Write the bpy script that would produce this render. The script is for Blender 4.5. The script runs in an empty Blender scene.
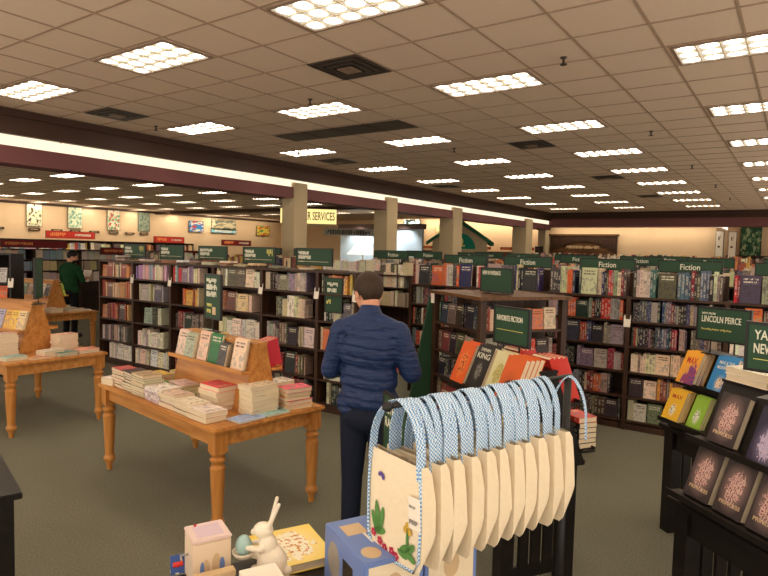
import bpy, bmesh, math, random
from mathutils import Matrix, Vector
random.seed(11)
D = bpy.data
C = bpy.context.scene.collection
PI = math.pi
rad = math.radians

# ------------------------------------------------------------------ colours and materials
def lin(c):
    return tuple(((v/255)/12.92 if v/255 <= .04045 else ((v/255+.055)/1.055)**2.4) for v in c)
def rgba(c): return lin(c)+(1,)

class NT:
    def __init__(s, name, rough=.6, spec=.3):
        s.m = D.materials.new(name); s.m.use_nodes = True
        s.t = s.m.node_tree; s.b = s.t.nodes['Principled BSDF']
        s.b.inputs['Roughness'].default_value = rough
        s.b.inputs['Specular IOR Level'].default_value = spec
    def n(s, typ, **kw):
        x = s.t.nodes.new(typ)
        for k, v in kw.items():
            if hasattr(x, k): setattr(x, k, v)
            else: x.inputs[k].default_value = v
        return x
    def l(s, a, b): s.t.links.new(a, b)
    def math(s, op, a, b=None, c=None):
        x = s.t.nodes.new('ShaderNodeMath'); x.operation = op
        for i, v in enumerate((a, b, c)):
            if v is None: continue
            if isinstance(v, (int, float)): x.inputs[i].default_value = v
            else: s.l(v, x.inputs[i])
        return x.outputs[0]
    def mix(s, f, a, b, blend='MIX'):
        x = s.t.nodes.new('ShaderNodeMix'); x.data_type = 'RGBA'; x.blend_type = blend
        for i, v in ((0, f), (6, a), (7, b)):
            if isinstance(v, (int, float)): x.inputs[i].default_value = v
            elif isinstance(v, tuple): x.inputs[i].default_value = v
            else: s.l(v, x.inputs[i])
        return x.outputs[2]
    def noise(s, vec, scale, detail=3, w=None):
        x = s.t.nodes.new('ShaderNodeTexNoise')
        if w is not None: x.noise_dimensions = '4D'; s.l(w, x.inputs['W'])
        x.inputs['Scale'].default_value = scale; x.inputs['Detail'].default_value = detail
        if vec is not None: s.l(vec, x.inputs['Vector'])
        return x.outputs['Fac']
    def coord(s, which='Object'):
        return s.t.nodes.new('ShaderNodeTexCoord').outputs[which]
    def mapping(s, vec, scale=(1,1,1), loc=(0,0,0)):
        x = s.t.nodes.new('ShaderNodeMapping'); s.l(vec, x.inputs[0])
        x.inputs['Scale'].default_value = scale; x.inputs['Location'].default_value = loc
        return x.outputs[0]
    def bump(s, h, strength=.2, dist=.01):
        x = s.t.nodes.new('ShaderNodeBump'); s.l(h, x.inputs['Height'])
        x.inputs['Strength'].default_value = strength; x.inputs['Distance'].default_value = dist
        s.l(x.outputs[0], s.b.inputs['Normal'])
    def col(s, out): s.l(out, s.b.inputs['Base Color'])

def pm(name, c, rough=.6, spec=.3, scale=12, amt=.12, stretch=(1,1,1), bump=0):
    n = NT(name, rough, spec)
    f = n.noise(n.mapping(n.coord('Object'), stretch), scale, 4)
    dark = tuple(v*(1-amt) for v in lin(c))+(1,); light = tuple(min(1, v*(1+amt)) for v in lin(c))+(1,)
    n.col(n.mix(f, dark, light))
    if bump: n.bump(f, bump)
    return n.m
def emis(name, c, strength):
    n = NT(name)
    n.b.inputs['Base Color'].default_value = (0,0,0,1)
    f = n.noise(n.coord('Object'), 3, 2)
    a = tuple(v*.92 for v in c)+(1,); b = tuple(c)+(1,)
    n.l(n.mix(f, a, b), n.b.inputs['Emission Color'])
    n.b.inputs['Emission Strength'].default_value = strength
    return n.m

def carpet_mat():
    n = NT('carpet_mat', .95, .05)
    co = n.coord('Object')
    a = n.noise(co, 90, 4); b = n.noise(co, 2.2, 3)
    c1 = n.mix(a, rgba((76,76,64)), rgba((152,150,132)))
    c2 = n.mix(n.math('MULTIPLY', b, .35), c1, rgba((98,96,82)))
    n.col(c2); n.bump(a, .5, .01); return n.m
def tile_mat():
    n = NT('ceiling_tile_mat', .95, .05)
    co = n.coord('Object')
    a = n.noise(co, 70, 3); b = n.noise(co, .6, 2)
    c1 = n.mix(a, rgba((216,194,172)), rgba((230,208,186)))
    n.col(n.mix(n.math('MULTIPLY', b, .25), c1, rgba((202,178,156))))
    n.bump(a, .25, .004); return n.m
def wood_mat(name, c1, c2, rough=.45, axis=0):
    n = NT(name, rough, .35)
    st = [7,7,7]; st[axis] = .7
    co = n.mapping(n.coord('Object'), tuple(st))
    a = n.noise(co, 3.2, 6); b = n.noise(n.mapping(n.coord('Object'), (1,1,1)), 5, 2)
    f = n.math('ADD', n.math('MULTIPLY', a, .8), n.math('MULTIPLY', b, .2))
    r = n.n('ShaderNodeMapRange'); n.l(f, r.inputs[0]); r.inputs[1].default_value = .32; r.inputs[2].default_value = .68
    n.col(n.mix(r.outputs[0], rgba(c1), rgba(c2))); n.bump(a, .05, .004); return n.m
def cover_mat():
    """book covers: the colour is the object's own; title lettering and picture come from the book's own box coordinates"""
    n = NT('book_cover_mat', .38, .4)
    oi = n.t.nodes.new('ShaderNodeObjectInfo')
    g = n.coord('Generated'); sp = n.t.nodes.new('ShaderNodeSeparateXYZ'); n.l(g, sp.inputs[0])
    x, y, z = sp.outputs
    w = n.math('MULTIPLY', oi.outputs['Random'], 60)
    base = oi.outputs['Color']
    # second colour: hue-shifted
    hs = n.n('ShaderNodeHueSaturation'); n.l(base, hs.inputs['Color'])
    n.l(n.math('ADD', .45, n.math('MULTIPLY', oi.outputs['Random'], .1)), hs.inputs['Hue'])
    hs.inputs['Saturation'].default_value = .75; hs.inputs['Value'].default_value = .62
    # picture on the front
    pic = n.noise(n.mapping(g, (3,.2,4)), 1.6, 4, w)
    pr = n.n('ShaderNodeMapRange'); n.l(pic, pr.inputs[0]); pr.inputs[1].default_value = .5; pr.inputs[2].default_value = .56
    inpic = n.math('MULTIPLY', n.math('LESS_THAN', z, .62), n.math('GREATER_THAN', z, .1))
    front = n.math('LESS_THAN', y, .05)
    c1 = n.mix(n.math('MULTIPLY', n.math('MULTIPLY', pr.outputs[0], inpic), front), base, hs.outputs[0])
    # lettering: light on dark covers, dark on light ones
    lum = n.t.nodes.new('ShaderNodeRGBToBW'); n.l(base, lum.inputs[0])
    ink = n.mix(n.math('GREATER_THAN', lum.outputs[0], .22), (.72,.66,.52,1), (.06,.03,.03,1))
    tl = n.noise(n.mapping(g, (16,.3,9)), 1.5, 2, w)
    rows = n.math('GREATER_THAN', n.math('SINE', n.math('MULTIPLY', z, 60)), -.1)
    tz = n.math('MULTIPLY', n.math('GREATER_THAN', z, .68), n.math('LESS_THAN', z, .93))
    tx = n.math('MULTIPLY', n.math('GREATER_THAN', x, .14), n.math('LESS_THAN', x, .86))
    tm = n.math('MULTIPLY', n.math('MULTIPLY', n.math('GREATER_THAN', tl, .47), rows), n.math('MULTIPLY', n.math('MULTIPLY', tz, tx), front))
    c2 = n.mix(tm, c1, ink)
    # spine lettering
    sl = n.noise(n.mapping(g, (.1,2.6,34)), 1.6, 2, w)
    sb = n.noise(n.mapping(g, (.1,.1,4)), 1.3, 1, w)
    isp = n.math('LESS_THAN', x, .04)
    sm = n.math('MULTIPLY', n.math('MULTIPLY', n.math('GREATER_THAN', sl, .5), n.math('GREATER_THAN', sb, .46)),
                n.math('MULTIPLY', isp, n.math('MULTIPLY', n.math('GREATER_THAN', y, .22), n.math('LESS_THAN', y, .78))))
    sm = n.math('MULTIPLY', sm, n.math('MULTIPLY', n.math('GREATER_THAN', z, .1), n.math('LESS_THAN', z, .93)))
    bandm = n.math('MULTIPLY', isp, n.math('GREATER_THAN', n.noise(n.mapping(g, (.1,.1,3)), 1.0, 0, n.math('ADD', w, 9.)), .6))
    c3 = n.mix(bandm, c2, hs.outputs[0])
    n.col(n.mix(n.math('MULTIPLY', sm, .7), c3, ink)); return n.m
def pages_mat():
    n = NT('page_block_mat', .9, .1)
    g = n.coord('Generated')
    a = n.noise(n.mapping(g, (1,40,1)), 2, 3)
    n.col(n.mix(a, rgba((206,186,152)), rgba((238,224,198)))); return n.m
def attr_mat():
    n = NT('far_spines_mat', .5, .3)
    a = n.t.nodes.new('ShaderNodeVertexColor'); a.layer_name = 'col'
    sl = n.noise(n.mapping(n.coord('Object'), (60,60,45)), 1.2, 2)
    f = n.math('MULTIPLY', n.math('GREATER_THAN', sl, .56), .55)
    n.col(n.mix(f, a.outputs['Color'], (.4,.34,.26,1))); return n.m
def gingham_mat():
    n = NT('blue_gingham_mat', .85, .1)
    ck = n.t.nodes.new('ShaderNodeTexChecker'); ck.inputs['Scale'].default_value = 1
    n.l(n.mapping(n.coord('Object'), (170,170,170)), ck.inputs['Vector'])
    ck.inputs['Color1'].default_value = rgba((96,150,204)); ck.inputs['Color2'].default_value = rgba((214,228,238))
    n.col(ck.outputs[0]); return n.m
def quilt_mat():
    n = NT('navy_quilt_mat', .5, .35)
    co = n.coord('Object')
    a = n.noise(n.mapping(co, (5,5,26)), 2.2, 4)
    n.col(n.mix(a, rgba((14,30,66)), rgba((30,56,104)))); n.bump(a, .55, .02); return n.m
def poster_mat(name, base, c2, c3, scale=3):
    n = NT(name, .6, .2)
    g = n.coord('Generated')
    v = n.noise(n.mapping(g, (scale,scale,scale)), 1.3, 3)
    w = n.noise(n.mapping(g, (scale,scale,scale), (5,3,1)), 1.6, 2)
    c = n.mix(n.math('GREATER_THAN', v, .54), rgba(base), rgba(c2))
    n.col(n.mix(n.math('GREATER_THAN', w, .58), c, rgba(c3))); return n.m
def art_mat(name, base, glow, ink, cx=.5, cz=.5, r=.35, scale=5):
    """a printed front cover: a patch of broken shapes around (cx, cz) on a plain ground"""
    n = NT(name, .32, .45)
    g = n.coord('Generated'); sp = n.t.nodes.new('ShaderNodeSeparateXYZ'); n.l(g, sp.inputs[0])
    x, y, z = sp.outputs
    dx = n.math('SUBTRACT', x, cx); dz = n.math('SUBTRACT', z, cz)
    d = n.math('SQRT', n.math('ADD', n.math('MULTIPLY', dx, dx), n.math('MULTIPLY', dz, dz)))
    f = n.n('ShaderNodeMapRange'); n.l(d, f.inputs[0]); f.inputs[1].default_value = r; f.inputs[2].default_value = 0
    v = n.noise(n.mapping(g, (scale*1.6,.2,scale)), 1.4, 5)
    front = n.math('LESS_THAN', y, .06)
    m = n.math('MULTIPLY', n.math('GREATER_THAN', n.math('MULTIPLY', n.math('ADD', f.outputs[0], .25), v), .34), front)
    m = n.math('MULTIPLY', m, n.math('GREATER_THAN', f.outputs[0], .02))
    v2 = n.noise(n.mapping(g, (scale*3,.2,scale*3), (3,0,1)), 1.4, 3)
    c = n.mix(n.math('MULTIPLY', f.outputs[0], n.math('MULTIPLY', front, .55)), rgba(base), rgba(glow))
    c = n.mix(m, c, rgba(glow))
    n.col(n.mix(n.math('MULTIPLY', m, n.math('GREATER_THAN', v2, .55)), c, rgba(ink))); return n.m

M = {}
M['carpet'] = carpet_mat(); M['tile'] = tile_mat()
M['grid'] = pm('ceiling_grid_mat', (168,144,122), .7)
M['espresso'] = wood_mat('espresso_wood_mat', (40,25,17), (76,50,35), .45, 2)
M['blackwood'] = wood_mat('black_wood_mat', (14,11,10), (30,25,23), .35, 0)
M['pine'] = wood_mat('pine_mat', (166,104,46), (208,148,80), .4, 0)
M['pineleg'] = wood_mat('pine_leg_mat', (164,102,44), (206,144,74), .38, 2)
M['walnut'] = wood_mat('walnut_mat', (72,44,22), (112,74,40), .45, 0)
M['cream_wall'] = pm('cream_wall_mat', (222,194,158), .85, .1, 1.5, .06)
M['column'] = pm('column_mat', (190,172,140), .8, .1, 2, .05)
M['darktrim'] = pm('dark_trim_mat', (66,44,34), .55, .3, 3, .12)
M['mauve'] = pm('mauve_mat', (112,70,70), .6, .25, 2, .08)
M['cafe'] = pm('pale_blue_wall_mat', (176,190,196), .8, .1, 1.2, .06)
M['green'] = pm('sign_green_mat', (40,72,52), .5, .3, 6, .08)
M['black'] = pm('black_metal_mat', (20,19,19), .4, .4)
M['white'] = pm('white_card_mat', (236,228,214), .7, .2, 8, .03)
M['letter'] = pm('sign_letter_mat', (226,224,206), .6, .2, 8, .03)
M['yletter'] = pm('yellow_letter_mat', (216,206,120), .6, .2)
M['red'] = pm('sign_red_mat', (196,52,40), .5, .3, 5, .08)
M['maroon'] = pm('sign_maroon_mat', (122,30,34), .5, .3, 5, .08)
M['orange_letter'] = pm('orange_letter_mat', (240,150,90), .6, .2)
M['cover'] = cover_mat(); M['pages'] = pages_mat(); M['attr'] = attr_mat()
M['canvas'] = pm('cream_canvas_mat', (232,216,188), .9, .1, 60, .05, (1,1,1), .15)
M['gingham'] = gingham_mat(); M['quilt'] = quilt_mat()
M['skin'] = pm('skin_mat', (206,150,122), .55, .3, 20, .05)
M['hair'] = pm('brown_hair_mat', (52,38,28), .6, .3, 60, .35, (1,1,.3), .3)
M['dhair'] = pm('dark_hair_mat', (26,20,18), .6, .3, 60, .3, (1,1,.3), .3)
M['denim'] = pm('dark_denim_mat', (26,32,48), .8, .15, 40, .22, (1,1,.4), .2)
M['darkpants'] = pm('black_trousers_mat', (22,22,26), .8, .15, 30, .2)
M['shoe'] = pm('shoe_mat', (34,28,26), .5, .3)
M['greenshirt'] = pm('green_shirt_mat', (28,66,40), .85, .1, 18, .15, (1,1,1), .15)
M['ceramic'] = pm('ceramic_mat', (232,220,200), .3, .5, 8, .04)
M['egg'] = pm('pale_teal_mat', (160,192,190), .4, .4, 20, .05)
M['bluebox'] = pm('blue_box_mat', (108,132,190), .45, .35, 3, .08)
M['blueboxdk'] = pm('blue_print_mat', (66,92,160), .45, .35, 3, .08)
M['tan'] = pm('tan_print_mat', (206,178,140), .6, .2, 10, .1)
M['yellow'] = pm('yellow_print_mat', (236,200,70), .5, .3, 8, .12)
M['tin'] = pm('cream_tin_mat', (226,204,178), .35, .4, 6, .05)
M['tinlid'] = pm('pink_lid_mat', (222,198,192), .35, .4, 6, .05)
M['lilac'] = pm('lilac_print_mat', (208,186,200), .4, .3, 10, .08)
M['redplastic'] = pm('red_plastic_mat', (190,36,30), .3, .5)
M['leaf'] = pm('leaf_print_mat', (90,136,74), .8, .1, 30, .25)
M['petal'] = pm('petal_print_mat', (188,60,84), .8, .1, 30, .2)
M['goldprint'] = pm('gold_print_mat', (206,168,70), .7, .2, 30, .2)
M['violet'] = pm('violet_print_mat', (98,84,150), .8, .1, 30, .2)
M['greenroof'] = pm('green_roof_mat', (30,104,72), .6, .2, 6, .12)
M['teal'] = pm('teal_board_mat', (24,128,108), .6, .2, 6, .08)
M['vent'] = pm('vent_metal_mat', (60,50,42), .5, .4)
M['ventlight'] = pm('vent_face_mat', (138,116,98), .6, .3)
M['steel'] = pm('grey_metal_mat', (150,145,138), .35, .5)
LIGHT = (1.0, .85, .66)
def troffer_mat():
    # tubes glowing through a lens of small cells: a hot core in each cell
    n = NT('diffuser_mat'); n.b.inputs['Base Color'].default_value = (0,0,0,1)
    sp = n.t.nodes.new('ShaderNodeSeparateXYZ'); n.l(n.coord('Generated'), sp.inputs[0])
    cx = n.math('SUBTRACT', n.math('FRACT', n.math('MULTIPLY', sp.outputs[0], 6)), .5)
    cy = n.math('SUBTRACT', n.math('FRACT', n.math('MULTIPLY', sp.outputs[1], 3)), .5)
    d = n.math('SQRT', n.math('ADD', n.math('MULTIPLY', cx, cx), n.math('MULTIPLY', cy, cy)))
    r = n.n('ShaderNodeMapRange'); n.l(d, r.inputs[0]); r.inputs[1].default_value = .48; r.inputs[2].default_value = .12
    n.b.inputs['Emission Color'].default_value = LIGHT+(1,)
    n.l(n.math('ADD', .42, n.math('MULTIPLY', n.math('POWER', r.outputs[0], 2), LAMP)), n.b.inputs['Emission Strength'])
    return n.m
LAMP = 21
M['lamp'] = troffer_mat()
M['cove'] = emis('cove_light_mat', (1.0,.82,.56), .8)
M['signlit'] = emis('lit_sign_mat', (1.0,.78,.30), .75)
M['spot'] = emis('spot_glow_mat', (1.0,.9,.75), 2.5)

# ------------------------------------------------------------------ mesh builder
class MB:
    def __init__(s): s.v = []; s.f = []; s.mi = []
    def add(s, vs, fs, mi=0, mat=None):
        o = len(s.v)
        s.v += [tuple(mat @ Vector(v)) if mat else tuple(v) for v in vs]
        for f in fs: s.f.append([i+o for i in f]); s.mi.append(mi)
        return s
    def box(s, x0, y0, z0, x1, y1, z1, mi=0, mat=None):
        vs = [(x0,y0,z0),(x1,y0,z0),(x1,y1,z0),(x0,y1,z0),(x0,y0,z1),(x1,y0,z1),(x1,y1,z1),(x0,y1,z1)]
        return s.add(vs, [(0,3,2,1),(4,5,6,7),(0,1,5,4),(1,2,6,5),(2,3,7,6),(3,0,4,7)], mi, mat)
    def prism(s, poly, a, b, axis='x', mi=0, mat=None):
        n = len(poly)
        def p(u, v, w): return (w,u,v) if axis == 'x' else ((u,w,v) if axis == 'y' else (u,v,w))
        vs = [p(u,v,a) for u,v in poly]+[p(u,v,b) for u,v in poly]
        fs = [tuple(range(n))[::-1], tuple(range(n,2*n))]+[(i,(i+1)%n,(i+1)%n+n,i+n) for i in range(n)]
        return s.add(vs, fs, mi, mat)
    def lathe(s, prof, seg=16, c=(0,0,0), mi=0):
        vs = []; fs = []
        for r, z in prof:
            for k in range(seg):
                a = 2*PI*k/seg; vs.append((c[0]+r*math.cos(a), c[1]+r*math.sin(a), c[2]+z))
        for i in range(len(prof)-1):
            for k in range(seg):
                k2 = (k+1)%seg; fs.append((i*seg+k, i*seg+k2, (i+1)*seg+k2, (i+1)*seg+k))
        fs.append(tuple(range(seg))[::-1]); fs.append(tuple((len(prof)-1)*seg+k for k in range(seg)))
        return s.add(vs, fs, mi)
    def tube(s, pts, r, seg=8, mi=0, flat=None):
        """tube along points; r a number or list; flat=(a,b,side) makes a strap of half-sizes a (along side) and b"""
        pts = [Vector(p) for p in pts]; n = len(pts); vs = []; fs = []
        rs = r if isinstance(r, (list, tuple)) else [r]*n
        for i, p in enumerate(pts):
            t = (pts[min(i+1,n-1)]-pts[max(i-1,0)]).normalized()
            if flat: u = Vector(flat[2]).normalized(); w = t.cross(u).normalized()
            else:
                u = t.cross(Vector((0,0,1)) if abs(t.z) < .95 else Vector((1,0,0))).normalized(); w = t.cross(u)
            for k in range(seg):
                a = 2*PI*(k+.5)/seg
                if flat: vs.append(p+u*flat[0]*(1 if math.cos(a) > 0 else -1)+w*flat[1]*(1 if math.sin(a) > 0 else -1)) if seg == 4 else vs.append(p+u*flat[0]*math.cos(a)+w*flat[1]*math.sin(a))
                else: vs.append(p+u*rs[i]*math.cos(a)+w*rs[i]*math.sin(a))
        for i in range(n-1):
            for k in range(seg):
                k2 = (k+1)%seg; fs.append((i*seg+k, i*seg+k2, (i+1)*seg+k2, (i+1)*seg+k))
        fs.append(tuple(range(seg))[::-1]); fs.append(tuple((n-1)*seg+k for k in range(seg)))
        return s.add(vs, fs, mi)
    def ball(s, c, r, seg=16, rings=10, mi=0, mat=None):
        if isinstance(r, (int, float)): r = (r,r,r)
        vs = [(c[0],c[1],c[2]-r[2])]; fs = []
        for i in range(1, rings):
            ph = -PI/2+PI*i/rings
            for k in range(seg):
                a = 2*PI*k/seg
                vs.append((c[0]+r[0]*math.cos(ph)*math.cos(a), c[1]+r[1]*math.cos(ph)*math.sin(a), c[2]+r[2]*math.sin(ph)))
        vs.append((c[0],c[1],c[2]+r[2])); top = len(vs)-1
        for k in range(seg):
            k2 = (k+1)%seg; fs.append((0, 1+k2, 1+k)); fs.append((top, top-seg+k, top-seg+k2))
        for i in range(rings-2):
            for k in range(seg):
                k2 = (k+1)%seg; a = 1+i*seg; fs.append((a+k, a+k2, a+seg+k2, a+seg+k))
        return s.add(vs, fs, mi, mat)
    def capsule(s, a, b, ra, rb, sq=(1,1)):
        a = Vector(a); b = Vector(b); n = 5
        s.ball(a, (ra*sq[0], ra*sq[1], ra), 14, 8); s.ball(b, (rb*sq[0], rb*sq[1], rb), 14, 8)
        s.tube([a+(b-a)*i/n for i in range(n+1)], [ra+(rb-ra)*i/n for i in range(n+1)], 14)
        return s
    def mesh(s, name, mats, bevel=0, smooth=False):
        me = D.meshes.new(name); me.from_pydata(s.v, [], s.f)
        for m in mats: me.materials.append(m)
        for p, mi in zip(me.polygons, s.mi): p.material_index = mi; p.use_smooth = smooth
        bm = bmesh.new(); bm.from_mesh(me)
        bmesh.ops.recalc_face_normals(bm, faces=bm.faces)
        if bevel: bmesh.ops.bevel(bm, geom=list(bm.edges), offset=bevel, segments=2, affect='EDGES', clamp_overlap=True)
        bm.to_mesh(me); bm.free(); me.update()
        return me
    def build(s, name, mats, parent=None, bevel=0, smooth=False, mat=None):
        if not isinstance(mats, (list, tuple)): mats = [mats]
        o = D.objects.new(name, s.mesh(name, mats, bevel, smooth)); C.objects.link(o)
        if parent: o.parent = parent
        if mat: o.matrix_local = mat
        return o
def box(x0,y0,z0,x1,y1,z1): return MB().box(x0,y0,z0,x1,y1,z1)

def tag(o, label, cat, group=None, kind=None):
    if label: o['label'] = label
    if cat: o['category'] = cat
    if group: o['group'] = group
    if kind: o['kind'] = kind
    return o
def empty(name, loc, rz=0, label=None, cat=None, group=None, mat=None):
    o = D.objects.new(name, None); C.objects.link(o); o.empty_display_size = .1
    if mat: o.matrix_world = mat
    else: o.location = loc; o.rotation_euler = (0,0,rz)
    return tag(o, label, cat, group)
def struct(name, mb, m, bevel=0):
    o = mb.build(name, m, None, bevel); o['kind'] = 'structure'; return o
def ob(name, me, parent=None, mat=None):
    o = D.objects.new(name, me); C.objects.link(o)
    if parent: o.parent = parent
    if mat: o.matrix_local = mat
    return o

def text_mesh(s, width, height, depth=.002, align='LEFT'):
    cu = D.curves.new('lettering', 'FONT'); cu.body = s; cu.extrude = .5; cu.resolution_u = 3; cu.offset = .012
    t = D.objects.new('lettering', cu); C.objects.link(t)
    dg = bpy.context.evaluated_depsgraph_get()
    me = D.meshes.new_from_object(t.evaluated_get(dg))
    D.objects.remove(t); D.curves.remove(cu)
    xs = [v.co.x for v in me.vertices]; ys = [v.co.y for v in me.vertices]
    x0, x1, y0, y1 = min(xs), max(xs), min(ys), max(ys)
    sx = width/(x1-x0); sy = height/(y1-y0)
    for v in me.vertices:       # lettering stands in the local xz plane, facing -y
        x, y, z = v.co; v.co = ((x-x0)*sx, -depth*(z+.5), (y-y0)*sy)
    me.name = 'lettering'
    return me
def letters(s, x, y, z, width, height, m, parent, name='lettering'):
    me = text_mesh(s, width, height); me.materials.clear(); me.materials.append(m)
    o = ob(name, me, parent); o.location = (x, y, z); return o
def bars(x, y, z, width, height, m, parent, name='lettering', seed=0):
    """lettering too far away to read: a row of uneven strokes"""
    r = random.Random(seed+int(width*1000)); mb = MB(); u = 0
    while u < width-.004:
        w = r.choice((.3,.45,.6))*height*.7; w = min(w, width-u)
        mb.box(x+u, y-.002, z+(0 if r.random() < .8 else height*.35), x+u+w, y, z+height*(1 if r.random() < .85 else .7)); u += w+height*.14
    return mb.build(name, m, parent)

# ------------------------------------------------------------------ books
def unit_cover():
    mb = MB(); b = .045
    mb.box(-.5,-.5,0, .5,-.5+b,1); mb.box(-.5,.5-b,0, .5,.5,1); mb.box(-.5,-.5+b,0, -.47,.5-b,1)
    return mb.mesh('book_cover', [M['cover']])
def unit_pages():
    return box(-.47,-.455,.018, .475,.455,.982).mesh('page_block', [M['pages']])
def unit_shelf_book():
    mb = MB(); b = .05
    mb.box(-.5,-.5,0, .5,-.5+b,1); mb.box(-.5,.5-b,0, .5,.5,1); mb.box(-.5,-.5+b,0, -.47,.5-b,1)
    mb.box(-.47,-.5+b,.015, .48,.5-b,.985, 1)
    return mb.mesh('shelf_book', [M['cover'], M['pages']])
UC, UP, US = unit_cover(), unit_pages(), unit_shelf_book()
art_meshes = {}
def art_cover(m):
    if m.name not in art_meshes:
        me = UC.copy(); me.materials[0] = m; art_meshes[m.name] = me
    return art_meshes[m.name]

NAMED = {'black':(28,26,28),'dark grey':(78,76,78),'grey':(132,130,128),'white':(238,234,226),'cream':(226,206,172),'tan':(190,156,112),
 'brown':(106,68,42),'dark brown':(58,38,28),'red':(196,36,34),'dark red':(116,24,28),'orange':(232,110,36),'yellow':(238,204,70),
 'green':(58,128,70),'dark green':(28,62,42),'teal':(38,140,136),'light blue':(134,180,214),'blue':(50,90,170),'navy':(28,38,84),
 'purple':(104,62,128),'pink':(226,140,150),'pale green':(170,198,164),'lilac':(180,170,206),'rust':(156,74,44)}
def cname(c):
    return min(NAMED, key=lambda k: sum((a-b)**2 for a, b in zip(NAMED[k], c)))
def jit(c, a=12): return tuple(max(8, min(248, v+random.uniform(-a, a))) for v in c)
ORD = ['first','second','third','fourth','fifth','sixth','seventh','eighth','ninth','tenth','eleventh','twelfth','thirteenth','fourteenth','fifteenth','sixteenth','seventeenth','eighteenth','nineteenth','twentieth']
def nth(i):
    if i < 20: return ORD[i]
    tens = {2:'twenty',3:'thirty',4:'forty',5:'fifty'}[(i+1)//10]
    u = (i+1) % 10
    return tens+'-'+ORD[u-1] if u else {3:'thirtieth',4:'fortieth',5:'fiftieth'}.get((i+1)//10, 'twentieth')

def big_book(mat, w, t, h, col, label, group=None, art=None, name='book'):
    """cover plus page block; mat puts the book's bottom middle at its place (x width, y thickness, z height)"""
    o = D.objects.new(name, art_cover(art) if art else UC); C.objects.link(o)
    o.matrix_world = mat @ Matrix.Diagonal((w,t,h,1)); o.color = rgba(col)
    tag(o, label, 'book', group)
    p = D.objects.new('pages', UP); C.objects.link(p); p.parent = o
    return o
def cover_text(o, s, z, width, height, m, x=None):
    """title on the front of a big book, in fractions of its face"""
    me = text_mesh(s, width, height, .02); me.materials.clear(); me.materials.append(m)
    t = ob('title', me, o); t.location = (-width/2 if x is None else x, -.5, z); return t

T = Matrix.Translation
def Rz(a): return Matrix.Rotation(a, 4, 'Z')
def Rx(a): return Matrix.Rotation(a, 4, 'X')
def Ry(a): return Matrix.Rotation(a, 4, 'Y')
def frame(x, y, z, th): return T((x,y,z)) @ Rz(th)
FLAT = Rx(-PI/2)          # front cover up, head pointing away
SPINE = Rz(PI/2)          # spine towards the viewer

def stack(fr, x, y, z, n, w, t, h, cols, where, group, rot=0, jitter=.008, top=None, wob=.06):
    """a flat pile; fr is the table frame, (x, y) its middle, lowest book at height z. rot turns the spine"""
    out = []
    for i in range(n):
        c = jit(cols[i % len(cols)], 8); tt = t*random.uniform(.92, 1.05)
        if n == 1: lab = '%s book lying %s' % (cname(c), where)
        else:
            k = n-1-i
            pos = 'topmost' if k == 0 else ('bottom' if i == 0 else nth(k)+' from top')
            lab = '%s book, %s, pile %s' % (cname(c), pos, where)
        m = fr @ T((x+random.uniform(-jitter,jitter), y+random.uniform(-jitter,jitter), z+tt/2)) @ Rz(rot+random.uniform(-wob,wob)) @ T((0,-h/2,0)) @ FLAT
        out.append(big_book(m, w*random.uniform(.98,1), tt, h*random.uniform(.98,1), c, lab, group, art=top if (i == n-1 and top) else None)); z += tt+.0006
    return out

# pending shelf books: gathered first, the largest seen become objects of their own
PEND = []
PAL = {
 'fiction': [(40,34,36),(120,24,28),(60,60,66),(150,146,140),(200,186,160),(40,50,92),(178,40,36),(90,70,56),(214,200,180),(30,30,34),(206,98,44),(70,96,110)],
 'pocket': [(60,60,74),(110,108,116),(44,40,48),(140,40,44),(150,142,138),(50,60,100),(84,74,76),(34,32,38),(168,150,130)],
 'cream': [(222,204,172),(236,226,206),(206,186,156),(150,130,110),(226,206,180),(90,80,76)],
 'warm': [(206,120,70),(226,190,150),(150,70,48),(214,160,70),(120,60,46),(226,206,170),(70,46,40)],
 'bright': [(236,204,70),(206,170,60),(222,206,180),(196,60,60),(140,110,140),(232,226,210),(120,150,170)],
 'grey': [(150,150,150),(206,200,190),(96,96,100),(44,44,48),(190,176,156),(120,110,100)],
 'pinkish': [(214,170,176),(196,150,180),(226,206,196),(170,140,190),(230,214,196),(140,170,190)],
 'dark': [(40,34,34),(70,56,50),(120,30,34),(50,56,70),(30,30,32),(110,90,76),(150,130,110)],
 'white': [(236,230,216),(228,218,200),(240,236,228),(206,196,180)],
 'teal': [(30,130,126),(40,146,140),(190,60,60)],
 'red': [(190,36,34),(204,60,40),(160,30,36),(60,40,70)],
}
def fill(fr, x0, x1, y, z, clear, pal, where, face_p=.1, depth=.2, hmin=.72, hmax=.93, tr=(.018,.04), gap=.06, group='books', start=0, quiet=False):
    x = x0+random.uniform(.004,.02); i = 0
    while True:
        h = clear*random.uniform(hmin, hmax)
        if random.random() < face_p:
            w = min(.17, h*random.uniform(.64,.72)); t = random.uniform(.02,.035)
            if x+w+.01 > x1: break
            c = jit(random.choice(PAL[pal]), 14)
            PEND.append((fr @ T((x+w/2, y+t/2+.012, z)) @ Rx(-rad(4)), w, t, h, c, 'face-out', where, i, group, quiet))
            i += 1; x += w+.012
            continue
        run = random.choice((1,1,1,2,3)); c0 = jit(random.choice(PAL[pal]), 14); t0 = random.uniform(*tr); h0 = h
        for _ in range(run):
            if x+t0+.006 > x1: return
            w = min(depth, h0*random.uniform(.64,.72))
            PEND.append((fr @ T((x+t0/2, y+w/2+random.uniform(.004,.02), z)) @ SPINE, w, t0, h0*random.uniform(.99,1), jit(c0,4), 'spine-out', where, i, group, quiet))
            i += 1; x += t0+.0012
        if random.random() < gap: x += random.uniform(.01,.05)

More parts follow.
